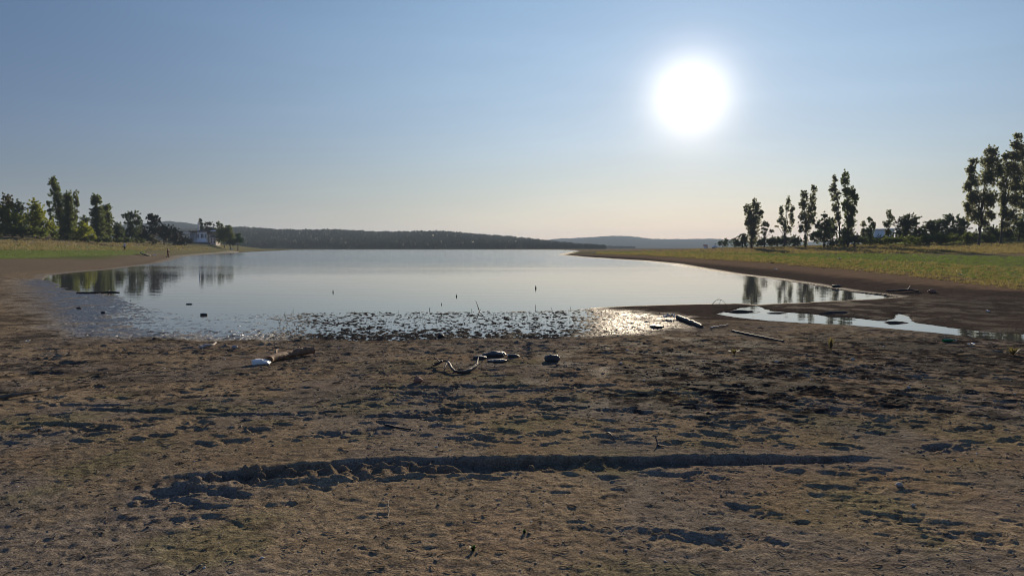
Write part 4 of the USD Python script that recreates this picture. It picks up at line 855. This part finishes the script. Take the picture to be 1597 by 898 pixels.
# ------------------------------------------------------------------ people
def skin(bones, fine=0.03, it=6):
    body = m3.Manifold()
    for (a, ra), (b, rb) in bones:
        body = body + m3.Manifold.hull(m3.Manifold.sphere(ra, 16).translate(tuple(map(float, a))) + m3.Manifold.sphere(rb, 16).translate(tuple(map(float, b))))
    mm = body.refine_to_length(fine).to_mesh(); t = trimesh.Trimesh(mm.vert_properties[:, :3], mm.tri_verts)
    trimesh.smoothing.filter_taubin(t, iterations=it); return t

def hand_bones(w, d, side):
    """Palm and five curled fingers from the wrist w, pointing along d."""
    w, d = np.array(w, float), np.array(d, float) / np.linalg.norm(d); s = np.cross(d, [0, 1, 0]); s /= np.linalg.norm(s) + 1e-9; f = np.cross(s, d)
    out = [((w, .024), (w + d * .085, .024))]
    for k, (off, ln) in enumerate(((-.030, .072), (-.010, .082), (.011, .076), (.030, .058))):
        a = w + d * .08 + s * off; b = a + d * ln * .55 - f * .01; c_ = b + d * ln * .35 - f * .03
        out += [((a, .0105), (b, .0095)), ((b, .0095), (c_, .008))]
    a = w + d * .03 - s * .026 * side; b = a + d * .035 - s * .035 * side; out += [((a, .012), (b, .011)), ((b, .011), (b + d * .03, .009))]
    return out

def person(label, loc, rot, J, top, trousers, hairlen=0.0, group=None):
    """J: joints in metres; x to the right of the person, y forward, z up."""
    t = thing('person', label, 'person', loc, rot, group)
    N = lambda k: np.array(J[k], float)
    hd, nk = N('head'), N('neck')
    face = (hd - nk); face /= np.linalg.norm(face)
    fw = np.array(J.get('look', (0, 1, 0)), float); fw /= np.linalg.norm(fw); rt = np.cross(fw, face)
    sk = [((nk - face * .02, .056), (hd - face * .04, .062)), ((hd - face * .03 + fw * .025, .075), (hd + face * .045 - fw * .012, .09)), ((hd - face * .085 + fw * .045, .035), (hd + fw * .05, .055)),
          ((hd + fw * .098 - face * .012, .012), (hd + fw * .115 - face * .03, .014)), ((hd + rt * .083 - face * .01, .016), (hd + rt * .088 - face * .035, .012)), ((hd - rt * .083 - face * .01, .016), (hd - rt * .088 - face * .035, .012)),
          ((hd + fw * .092 + rt * .03 + face * .01, .012), (hd + fw * .088 + rt * .036 + face * .01, .011)), ((hd + fw * .092 - rt * .03 + face * .01, .012), (hd + fw * .088 - rt * .036 + face * .01, .011)),
          ((hd + fw * .092 - face * .06 - rt * .016, .009), (hd + fw * .092 - face * .06 + rt * .016, .009)),
          ((nk, .06), (N('chest'), .10)), ((N('chest'), .12), (N('waist'), .11)), ((N('waist'), .11), (N('hip'), .12))]
    for s, sg in (('l', -1), ('r', 1)):
        sk += [((N('sh_' + s), .055), (N('el_' + s), .042)), ((N('el_' + s), .042), (N('wr_' + s), .027)), ((N('chest'), .09), (N('sh_' + s), .06)),
               ((N('hp_' + s), .085), (N('kn_' + s), .055)), ((N('kn_' + s), .055), (N('an_' + s), .036)), ((N('an_' + s) - [0, .03, .03], .036), (N('an_' + s) + [0, .15, -.045], .028)), ((N('hip'), .11), (N('hp_' + s), .085))]
        sk += hand_bones(N('wr_' + s), N('wr_' + s) - N('el_' + s), sg)
    obj('body', skin(sk, .02, 4), M['skin'], t, smooth=True)
    cl = [((N('chest') + [0, 0, .06], .125), (N('chest'), .145)), ((N('chest'), .145), (N('waist'), .135)), ((N('waist'), .135), (N('hip'), .15))]
    for s in 'lr': cl += [((N('chest') + [0, 0, .03], .12), (N('sh_' + s), .075)), ((N('sh_' + s), .075), (N('el_' + s), .060)), ((N('el_' + s), .060), (N('el_' + s) * .15 + N('wr_' + s) * .85, .045))]
    obj('jacket', skin(cl, .03, 6), M[top], t, smooth=True)
    tr_ = [((N('hip') + [0, 0, .02], .135), (N('hip'), .14))]
    for s in 'lr': tr_ += [((N('hip'), .13), (N('hp_' + s), .105)), ((N('hp_' + s), .105), (N('kn_' + s), .075)), ((N('kn_' + s), .075), (N('an_' + s) + [0, 0, .03], .056))]
    obj('trousers', skin(tr_, .03, 6), M[trousers], t, smooth=True)
    for s in 'lr': obj('shoe', skin([((N('an_' + s) - [0, .035, .03], .046), (N('an_' + s) + [0, .16, -.05], .036))], .02, 3), M['clothblack'], t, smooth=True)
    obj('hair', skin([((hd + face * .05 - fw * .02, .098), (hd - fw * .045 - face * (.03 + hairlen), .075))], .03, 3), M['hair'], t, smooth=True)
    return t
walk = dict(head=(0, .05, 1.62), neck=(0, .01, 1.46), chest=(0, 0, 1.28), waist=(0, -.01, 1.08), hip=(0, 0, .93), sh_l=(-.18, 0, 1.38), sh_r=(.18, 0, 1.38), el_l=(-.23, .12, 1.13), wr_l=(-.2, .32, 1.05), el_r=(.22, -.10, 1.12), wr_r=(.2, .08, .98),
            hp_l=(-.09, 0, .9), hp_r=(.09, 0, .9), kn_l=(-.1, .12, .50), an_l=(-.1, .10, .09), kn_r=(.1, -.02, .48), an_r=(.1, -.22, .12))
p = on_ground(262, 401.5)
person('person in reddish-brown clothes walking along the left shore beside the water', (p[0], p[1], p[2] - .02), -78, walk, 'clothred', 'clothred', .05)
bend = dict(head=(0, .52, 1.02), neck=(0, .42, 1.12), chest=(0, .28, 1.10), waist=(0, .08, 1.0), hip=(0, -.05, .88), look=(0, .8, -.6), sh_l=(-.18, .36, 1.12), sh_r=(.18, .36, 1.12), el_l=(-.22, .48, .86), wr_l=(-.12, .62, .66), el_r=(.22, .48, .86), wr_r=(.12, .64, .66),
            hp_l=(-.09, -.04, .85), hp_r=(.09, -.04, .85), kn_l=(-.1, .06, .47), an_l=(-.1, -.04, .09), kn_r=(.1, .1, .47), an_r=(.1, .04, .09))
p = on_ground(189.5, 388)
person('person in dark brown clothes bending forward on the grassy left bank', (p[0], p[1], p[2] - .01), -70, bend, 'clothbrown', 'clothbrown')
stand = dict(walk, kn_l=(-.1, .02, .49), an_l=(-.1, 0, .09), kn_r=(.1, .04, .49), an_r=(.1, .02, .09), el_r=(.28, -.02, 1.14), wr_r=(.26, .12, .92), el_l=(-.28, -.02, 1.14), wr_l=(-.26, .12, .92))
p = on_ground(194.5, 388.8)
person('person in light grey top and black trousers standing on the grassy left bank', (p[0], p[1], p[2] - .01), 60, stand, 'clothgrey', 'clothblack', .02)

# ------------------------------------------------------------------ driftwood, stones and litter on the shore
def pxm(p): return np.linalg.norm(p - CAM) / FPX

def stone(name, label, px, py, w, h, m, seed, flat=1.0, cat='stone', group=None, turn=0, sink=.15):
    p = on_ground(px, py); s = pxm(p); t = trimesh.creation.icosphere(3, 1.0)
    k = meshkit.fbm(t.vertices * 1.3 + seed * 9.1, 4, seed) - .5; k2 = meshkit.fbm(t.vertices * 4 + seed, 2, seed + 3) - .5
    v = t.vertices * (1 + .75 * k + .22 * k2)[:, None] * [w * s / 2, w * s / 2 * .75 * flat, h * s / 2]
    v = v @ np.array([[math.cos(turn), math.sin(turn), 0], [-math.sin(turn), math.cos(turn), 0], [0, 0, 1]])
    t = trimesh.Trimesh(v + [0, 0, h * s / 2 * (1 - sink * 2)], t.faces)
    x = thing(name, label, cat, p, group=group); obj('body' if cat != 'stone' else 'rock', t, m, x, smooth=50); return x

def sweep_px(pts, radii, lift=0.0, n=10):
    """Centre line of a stick from pixels of where it lies: (px, py, height above the ground)."""
    out = []
    for px, py, dz_ in pts:
        p = on_ground(px, py); out.append(p + [0, 0, dz_ + lift])
    out = np.array(out); return out

def spline(pts, k=6):
    from scipy.interpolate import CubicSpline
    pts = np.asarray(pts, float); s = np.linspace(0, 1, len(pts)); return CubicSpline(s, pts)(np.linspace(0, 1, k * len(pts)))

def wood(name, label, cat, pts, r0, r1, m, branches=(), seed=0, n=11, lump=.18, parts=('stem', 'branch')):
    c_ = spline(sweep_px(pts, None)); o = c_.mean(0); o[2] = c_[:, 2].min(); t = thing(name, label, cat, o)
    r = np.linspace(r0, r1, len(c_)); r = r * (1 + lump * (meshkit.noise(np.c_[np.linspace(0, 9, len(c_)), np.full(len(c_), seed + .5), np.zeros(len(c_))]) - .5) * 2)
    mm = tube(c_ - o + [0, 0, 0], r, n); mm.vertices += (meshkit.fbm(mm.vertices * 14 + seed, 3, seed) - .5)[:, None] * r.mean() * .7
    obj(parts[0], mm, m, t, smooth=60)
    for bp, a, b in branches:
        k = spline(sweep_px(bp, None)) - o; obj(parts[1], tube(k, np.linspace(a, b, len(k)), 7), m, t, smooth=60)
    return t
wood('driftwood_log', 'thick brown broken log lying on the mud beside the white container', 'log', [(419, 566, .05), (432, 563, .07), (450, 559, .075), (468, 556, .085), (490, 553.5, .085)], .062, .075, M['driftwood'], [([(431, 563, .10), (431, 561, .14), (432, 558, .15)], .022, .010), ([(466, 556, .13), (467, 554.5, .15)], .018, .01)], 1)
# crushed white container
p = on_ground(408.5, 568); s = pxm(p); t = thing('white_container', 'crushed white plastic container lying at the left end of the brown log', 'litter', p, 8)
bx_ = box(-12 * s, 12 * s, -.09, .09, .0, .085, .025); bx_ = bx_.subdivide().subdivide().subdivide(); bx_.vertices += (meshkit.fbm(bx_.vertices * 17, 3, 4) - .5)[:, None] * [.05, .06, .05]; bx_.vertices[:, 2] *= 1 - .35 * sm(-.02, .13, bx_.vertices[:, 0])
obj('shell', bx_, M['whiteplastic'], t, smooth=40); cpm = trimesh.creation.cylinder(.03, .03, sections=14); cpm.apply_transform(trimesh.transformations.rotation_matrix(math.pi / 2, [0, 1, 0])); cpm.apply_translation([-12.6 * s, 0, .05]); obj('cap', cpm, M['whiteplastic'], t, smooth=40)
wood('driftwood_branch', 'curved dark driftwood branch with a forked end in the middle of the mud', 'branch', [(745, 576, .09), (735, 580.5, .045), (722, 583, .025), (708, 582, .04), (701, 577, .09), (694, 573, .10), (684, 572, .06), (675, 572, .03)], .03, .011, M['driftdark'],
     [([(697, 575, .09), (694, 578, .05), (692, 582, .0)], .013, .007), ([(686, 572, .06), (682, 570.5, .10), (677, 570, .12)], .01, .005), ([(690, 572.5, .1), (683, 573.5, .05), (672, 574.5, .03)], .012, .005), ([(743, 577, .08), (746, 573.5, .16)], .02, .006)], 2)
wood('long_stick', 'long pale dead stick lying at the left edge of the picture', 'stick', [(-60, 627, .03), (-10, 624.5, .03), (20, 621, .035), (45, 618, .04), (66, 615, .045), (84, 611, .06)], .03, .012, M['driftgrey'], [([(60, 616, .05), (72, 613.5, .07), (82, 612.5, .05)], .012, .005)], 3)
wood('dark_beam', 'straight dark beam stuck obliquely in the mud right of the white bag', 'beam', [(1057, 498, .06), (1070, 502, .05), (1082, 506, .04), (1094, 510.5, .02)], .065, .05, M['driftdark'], (), 4, 8, .06)
wood('bare_branch', 'thin bare arching branch on the mud tongue beside the lake', 'branch', [(1110, 477, .0), (1115, 476, .14), (1122, 475.5, .19), (1129, 476, .12), (1132, 477, .0)], .009, .005, M['driftgrey'], [([(1115, 476, .14), (1119, 476, .2), (1121, 476, .24)], .006, .003), ([(1124, 475.5, .18), (1122, 476, .07), (1120, 477, .0)], .006, .003)], 5)
wood('pale_board', 'pale flat stick lying on the mud below the start of the creek', 'stick', [(1108, 512, .02), (1122, 510, .025), (1136, 508, .03)], .02, .015, M['stonepale'], (), 6, 6, .05)
wood('dark_pole', 'long thin dark pole half sunk in the churned mud below the creek', 'pole', [(1142, 517, .015), (1165, 522, .02), (1190, 527, .02), (1222, 533, .015)], .026, .018, M['driftdark'], (), 7, 8)
wood('dark_log', 'dark log lying on the right shore left of the reddish stone', 'log', [(1383, 456, .08), (1400, 456, .09), (1416, 455.5, .09), (1432, 455, .04)], .045, .035, M['driftdark'], [([(1416, 455.5, .1), (1420, 454, .25)], .03, .012)], 8)
wood('sunken_log', 'long dark log floating in the shallows at the left end of the lake', 'log', [(120, 457.6, .02), (138, 457.6, .03), (152, 457.2, .03), (168, 456.6, .035), (186, 456.4, .01)], .04, .03, M['driftdark'], [([(168, 456.6, .04), (172, 456, .12)], .02, .01)], 9)
wood('shore_branch', 'dark branch lying on the left beach near the walking person', 'branch', [(219, 397, .38), (223, 398.5, .25), (228, 399.4, .16), (234, 399.8, .12)], .10, .13, M['driftdark'], [([(228, 399.4, .16), (231, 398.5, .4)], .06, .03)], 10)
wood('crooked_stick', 'thin crooked stick sticking out of the lake at the edge of the wet mud', 'stick', [(748, 486.5, -.02), (747.6, 485.8, .03), (746.5, 485.6, .08), (745, 485.4, .17), (743.6, 485.4, .25), (742, 485.2, .33)], .018, .007, M['driftdark'], [([(747.6, 485.7, .03), (750.5, 485.5, .07)], .009, .005)], 11)
wood('thin_twig', 'thin pale twig standing on the sand below the wheel rut', 'twig', [(604, 806, .0), (606, 800, .015), (605, 795, .03), (607, 788, .04)], .005, .0025, M['driftgrey'], [([(606, 797, .025), (600, 792, .03)], .003, .0015)], 12, 6)
wood('dry_twig', 'small dark twig poking up from the sand above the right part of the rut', 'twig', [(1026, 694, .0), (1024, 692, .03), (1022, 690, .055)], .008, .004, M['driftdark'], [([(1026, 695, .005), (1036, 697, .01)], .008, .004)], 13, 7)
wood('short_twig', 'short dark twig on the sand left of the poking twig', 'twig', [(947, 676, .01), (952, 680, .02), (957, 686, .01)], .008, .005, M['driftdark'], (), 14, 6)
wood('mud_stick', 'short straight stick on the mud left of the dark stone heap', 'stick', [(600, 664, .01), (618, 668, .015), (640, 671, .01)], .012, .008, M['driftdark'], (), 15, 6)
wood('curl_of_bark', 'curled piece of pale bark on the mud above the brown log', 'bark', [(316, 543.5, .02), (322, 542.5, .05), (330, 541.5, .045), (336, 539.5, .07)], .035, .02, M['stonepale'], [([(316, 543.5, .02), (311, 544, .05)], .04, .03)], 16, 7)

stone('stone', 'dark knobbly stone forming the middle of the heap right of the driftwood branch', 772, 556, 34, 10, M['stonedark'], 3)
stone('stone', 'low dark stone at the left end of the heap, next to a white scrap', 748, 560, 20, 7, M['mudclod'], 4)
stone('stone', 'small dark stone at the right end of the heap', 801, 557, 18, 6, M['mudclod'], 5)
stone('stone', 'flat dark slab in front of the stone heap', 775, 564, 30, 5, M['stonedark'], 6)
stone('stone', 'single dark striped stone standing alone right of the stone heap', 861, 563, 25, 12, M['stonedark'], 7)
stone('stone', 'small reddish pointed stone on the mud left of centre', 652, 596, 14, 9, M['stonered'], 8)
stone('stone', 'pale round pebble on the mud above the brown log', 366, 544, 9, 6, M['stonepale'], 9)
stone('stone', 'reddish brick-like stone on the dark mud of the right shore', 1453, 457, 10, 6, M['stonered'], 10)
stone('stone', 'dark rock just breaking the water at the left edge of the wet mud', 318, 491.5, 10, 3.2, M['stonedark'], 11)
stone('stone', 'small flat dark stone in the water left of the breaking rock', 295, 474.5, 9, 1.6, M['stonedark'], 12)
stone('stone', 'dark stone on the wet mud below the sunken log', 123, 481.5, 7, 3, M['mudclod'], 13)
stone('stone', 'small dark stone on the wet mud right of the other one below the sunken log', 161, 488.5, 6, 3, M['mudclod'], 14)
stone('stone', 'dark clod at the waterline in the middle of the wet flat', 688, 526, 10, 6, M['mudclod'], 15)
stone('stone', 'pale stone lying on the footprints in the lower right', 1402, 758, 10, 6, M['stonepale'], 16)
stone('stone', 'tiny white pebble in the lower right sand', 1424, 789, 6, 4, M['stonepale'], 17)
stone('stone', 'white pebble on the dark churned mud, right of centre', 1330, 562, 6, 4, M['stonepale'], 18)
stone('stone', 'white pebble at the lower edge of the churned mud on the right', 1417, 606, 6, 4, M['stonepale'], 19)
stone('stone', 'pale pebble on the churned mud near its middle', 1211, 565, 6, 3.5, M['stonepale'], 20)
stone('mud_lump', 'dark rounded lump on the right lake shore', 1304, 447.5, 12, 4, M['mudclod'], 25, cat='mud lump')
stone('mud_lump', 'dark clod among the bright wet patches by the sun glint', 1024, 511, 22, 5, M['mudclod'], 26, cat='mud lump')

def scrap(name, label, px, py, w, h, m, seed, cat='litter'):
    p = on_ground(px, py); s = pxm(p); n = 14
    u, v_ = np.meshgrid(np.linspace(-.5, .5, n), np.linspace(-.5, .5, n), indexing='ij')
    zz = (meshkit.fbm(np.stack([u * 4 + seed, v_ * 4, u * 0 + seed], -1), 3, seed)) * h * s * 1.3
    a = np.stack([u * w * s * (1 - .35 * v_ ** 2), v_ * w * s * .7 * (1 - .3 * u ** 2), zz - .1 * h * s], -1).reshape(-1, 3); nn = len(a)
    f = [[i * n + j, (i + 1) * n + j, (i + 1) * n + j + 1, i * n + j + 1] for i in range(n - 1) for j in range(n - 1)]
    a2 = a - [0, 0, .004]; ed = [i * n for i in range(n)] + [(n - 1) * n + j for j in range(1, n)] + [i * n + n - 1 for i in range(n - 2, -1, -1)] + [j for j in range(n - 2, 0, -1)]
    ff = [q_ for q_ in f] + [[x + nn for x in q_[::-1]] for q_ in f] + [[ed[k], ed[(k + 1) % len(ed)], ed[(k + 1) % len(ed)] + nn, ed[k] + nn] for k in range(len(ed))]
    x = thing(name, label, cat, p); obj('crumpled_sheet', (np.vstack([a, a2]), np.array(ff)), m, x, smooth=50); return x
scrap('plastic_bag', 'crumpled white plastic bag lying at the left end of the dark beam', 1043, 497, 17, 9, M['whiteplastic'], 3)
scrap('paper_scrap', 'white scrap on the left end of the dark stone heap', 752, 556, 8, 4, M['whiteplastic'], 4)
scrap('paper_scrap', 'white scrap on the right side of the dark stone heap', 790, 555.5, 9, 4, M['whiteplastic'], 5)
scrap('paper_scrap', 'white scrap right of the green bottle below the creek', 1515, 538, 9, 3, M['whiteplastic'], 6)
scrap('plastic_bag', 'white bag on the left beach beside the dark branch', 241, 400, 5, 3.4, M['whiteplastic'], 7)
scrap('paper_scrap', 'small white scrap on the green grass of the right bank', 1309, 404.5, 5, 3, M['whiteplastic'], 8)
scrap('paper_scrap', 'small pale scrap on the right beach close to the lake', 1210, 421, 5, 2.5, M['whiteplastic'], 9)
scrap('paper_scrap', 'pale scrap on the tan strip of the right bank', 1497, 429, 5, 2.5, M['whiteplastic'], 10)
scrap('paper_scrap', 'tiny white scrap on the dark mud above the creek', 1540, 486, 5, 2.5, M['whiteplastic'], 11)
scrap('paper_scrap', 'white scrap in the brown mud at the left edge', 44, 533, 5, 3, M['whiteplastic'], 12)
scrap('dry_leaf', 'dry yellow leaf on the sand at the left', 62, 672, 9, 5, M['stonepale'], 13, 'leaf')
# green bottle
p = on_ground(1480, 533); s = pxm(p); t = thing('green_bottle', 'green bottle lying on the churned mud below the creek', 'bottle', p + [0, 0, .035], 6)
prof = np.array([(0, -.14), (.034, -.14), (.036, -.13), (.036, .02), (.03, .06), (.014, .09), (.013, .135), (.016, .137), (.016, .148), (0, .148)])
bt = trimesh.creation.revolve(prof, sections=20); bt.apply_transform(trimesh.transformations.rotation_matrix(math.pi / 2, [0, 1, 0])); obj('glass', bt, M['greenglass'], t, smooth=50)
cpm = trimesh.creation.cylinder(.017, .02, sections=14); cpm.apply_transform(trimesh.transformations.rotation_matrix(math.pi / 2, [0, 1, 0])); cpm.apply_translation([.152, 0, 0]); obj('cap', cpm, M['whiteplastic'], t, smooth=40)

# bottles floating upright and stakes standing in the lake
def lake_point(px, py): p = at_z(px, py, 0); return np.array([p[0], p[1], 0.0])
def float_bottle(label, px, py, h):
    p = lake_point(px, py); s = pxm(p) * h; t = thing('floating_bottle', label, 'bottle', p)
    bt = trimesh.creation.revolve(np.array([(0, -.3), (.2, -.3), (.22, -.2), (.22, .35), (.12, .6), (.08, .7), (.08, .9), (0, .9)]) * s, sections=14); obj('body', bt, M['driftgrey'], t, smooth=50)
    obj('cap', trimesh.creation.cylinder(.1 * s, .12 * s, sections=12, transform=trimesh.transformations.translation_matrix([0, 0, .94 * s])), M['clothblack'], t)
float_bottle('small float bobbing in the left half of the lake, nearest the left shore', 519.5, 456, 4)
float_bottle('small float in the middle of the lake, left of the farthest one', 712, 462.5, 4)
float_bottle('small dark float in the lake right of centre', 835.5, 450, 5)
float_bottle('tiny float in the lake above the crooked stick', 688.5, 475, 3)
def stake(label, px, py, h, lean, r=.008):
    p = on_ground(px, py); p[2] -= .02; s = pxm(p); t = thing('stake', label, 'stick', p)
    obj('stem', tube([(0, 0, -.05), (lean * .4 * h * s, 0, h * s * .5), (lean * h * s, .0, h * s)], [r, r * .9, r * .6], 6), M['driftdark'], t, smooth=60)
stake('short dark stake in the water left of the crooked stick', 670, 483.5, 5, .1, .014)
stake('thin stake in the water just left of the crooked stick', 735, 485, 5, .02)
stake('upright stake standing in the water at the right part of the wet mud', 835.5, 481, 7, 0, .012)
stake('leaning stem in the wet mud right of the upright stake', 862, 486, 8, -.35)
stake('short thin stem at the waterline on the right of the wet mud', 890, 482, 5, -.05)
stake('stem standing in the wet mud below the upright stake', 831, 511, 10, .05, .01)
stake('tall thin stem in the bright wet mud', 827, 508, 8, -.25)
stake('leaning thin stem at the lower edge of the bright wet mud', 860, 521, 8, -.6)
stake('thin stem at the left part of the wet mud', 445, 495, 5, .1)

# weeds
def weed(label, px, py, w, h, n, m, seed):
    p = on_ground(px, py); s = pxm(p); g = np.random.default_rng(seed); v = []
    for _ in range(n):
        a = g.uniform(0, 6.28); o = np.array([math.cos(a), math.sin(a), 0]); e = o * w * s * .5 * g.uniform(.3, 1) + [0, 0, h * s * g.uniform(.4, 1)]; b = np.array([-math.sin(a), math.cos(a), 0]) * .008
        k = e * .5 + [0, 0, h * s * .2]; v += [-b, b, k + b * .7, -b, k + b * .7, k - b * .7, k - b * .7, k + b * .7, e]
    t = thing('weed', label, 'plant', p); obj('leaves', trimesh.Trimesh(np.array(v), np.arange(len(v)).reshape(-1, 3), process=False), M[m], t)
weed('spreading dry grass tuft on the churned mud near the right edge', 1580, 553, 34, 12, 70, 'grassdry', 1)
weed('dry yellowish weed with upright stalk on the churned mud', 1296, 546, 16, 22, 40, 'grassdry', 2)
weed('low dry weed on the mud below the dark pole', 1145, 552, 26, 10, 60, 'grassdry', 3)
weed('small green weed sprouting from the sand at bottom centre', 738, 858, 14, 8, 30, 'brightleaf', 4)
weed('tiny green weed on the sand at bottom right of centre', 818, 830, 9, 5, 20, 'brightleaf', 5)

# ------------------------------------------------------------------ uncounted small stuff: grit on the sand, stubble in the wet mud
def pebble(seed):
    t = trimesh.creation.icosphere(1, 1.0); t.vertices *= (0.75 + .6 * meshkit.noise(t.vertices * 1.5 + seed * 5))[:, None] * [1, .8, .6]; return t
M['grit'] = mat('grit', {'o': ('object_info', {}), 'r': ('rgb_ramp', {'ramp': [(0, (.05, .04, .032)), (.6, (.14, .105, .07)), (.93, (.22, .17, .12)), (1, (.5, .45, .4))]}), 'p': ('principled_bsdf', {'roughness': .85, 'specular_ior_level': .2})}, [('o.random', 'r.fac'), ('r.color', 'p.base_color')])
g5 = np.random.default_rng(21); pts = []
for _ in range(9000):
    r = 3.1 * (24 / 3.1) ** (g5.random() ** .8); a = math.radians(g5.uniform(-37, 37)); pts.append((r * math.sin(a), r * math.cos(a)))
pts = np.array(pts); rr_ = np.hypot(pts[:, 0], pts[:, 1]); aa_ = np.arctan2(pts[:, 0], pts[:, 1])
zz = map_coordinates(H, [(aa_ + math.radians(37.5)) / (fine[1] - fine[0]), np.interp(np.log(rr_), np.log(RING), np.arange(len(RING)))], order=1)
k = zz > .02; pts = np.c_[pts, zz][k]; rr_ = rr_[k]
instancer('gravel', [('pebble', pebble(j), M['grit'], True) for j in range(4)], pts, (0.004 + .010 * g5.random(len(pts)) ** 5) * np.clip(rr_ / 6, .8, 2), g5.uniform(0, 6.28, len(pts)))
def bit(seed):
    g = np.random.default_rng(seed); a = g.uniform(-.3, .3); return tube([(-.5, 0, 0), (0, a * .3, .06), (.5, a * .2, .0)], [.03, .04, .02], 4)
M['drybits'] = mat('dry_bits', {'o': ('object_info', {}), 'r': ('rgb_ramp', {'ramp': [(0, (.022, .018, .015)), (.6, (.06, .048, .036)), (.9, (.14, .11, .08)), (1, (.32, .26, .19))]}), 'p': ('principled_bsdf', {'roughness': .9, 'specular_ior_level': .1})}, [('o.random', 'r.fac'), ('r.color', 'p.base_color')])
pb = []
for _ in range(20000):
    r = 3.2 * (20 / 3.2) ** (g5.random() ** .75); a = math.radians(g5.uniform(-37, 37)); pb.append((r * math.sin(a), r * math.cos(a)))
pb = np.array(pb); rb = np.hypot(pb[:, 0], pb[:, 1]); kb_ = meshkit.noise(np.c_[pb * 1.1, np.full(len(pb), 4.4)]) > .36; pb, rb = pb[kb_], rb[kb_]
zb_ = map_coordinates(H, [(np.arctan2(pb[:, 0], pb[:, 1]) + math.radians(37.5)) / (fine[1] - fine[0]), np.interp(np.log(rb), np.log(RING), np.arange(len(RING)))], order=1)
instancer('dry_bits', [('dry_bit', bit(j), M['drybits'], False) for j in range(4)], np.c_[pb, zb_ + .002], (0.02 + .07 * g5.random(len(pb)) ** 4) * np.clip(rb / 7, .7, 1.8), g5.uniform(0, 6.28, len(pb)))
def stub(seed):
    g = np.random.default_rng(seed); return tube([(0, 0, -.05), (g.normal() * .02, 0, .05), (g.normal() * .05, g.normal() * .03, .11)], [.006, .005, .003], 5)
def flat_px(g):
    return g.uniform(430, 930), 487 + 38 * g.random()
q5 = np.array([flat_px(g5) for _ in range(320)]); q5 = np.array([at_z(x, y, 0.01) for x, y in q5])
instancer('reed_stubble', [('stem', stub(j), M['stem'], False) for j in range(5)], q5, (.2 + .9 * g5.random(len(q5)) ** 2.5), g5.uniform(0, 6.28, len(q5)))

# ------------------------------------------------------------------ the hazy air
b = trimesh.creation.box([7000, 6200, 92]); b.apply_translation([0, 1500, 43])
M['haze'] = mat('haze_air', {'v': ('principled_volume', {'density': 0.00016, 'color': (0.66, 0.82, 1.0), 'anisotropy': 0.0})}, surface=None, volume='v.volume')
keys(obj('haze', b, M['haze']), kind='stuff')
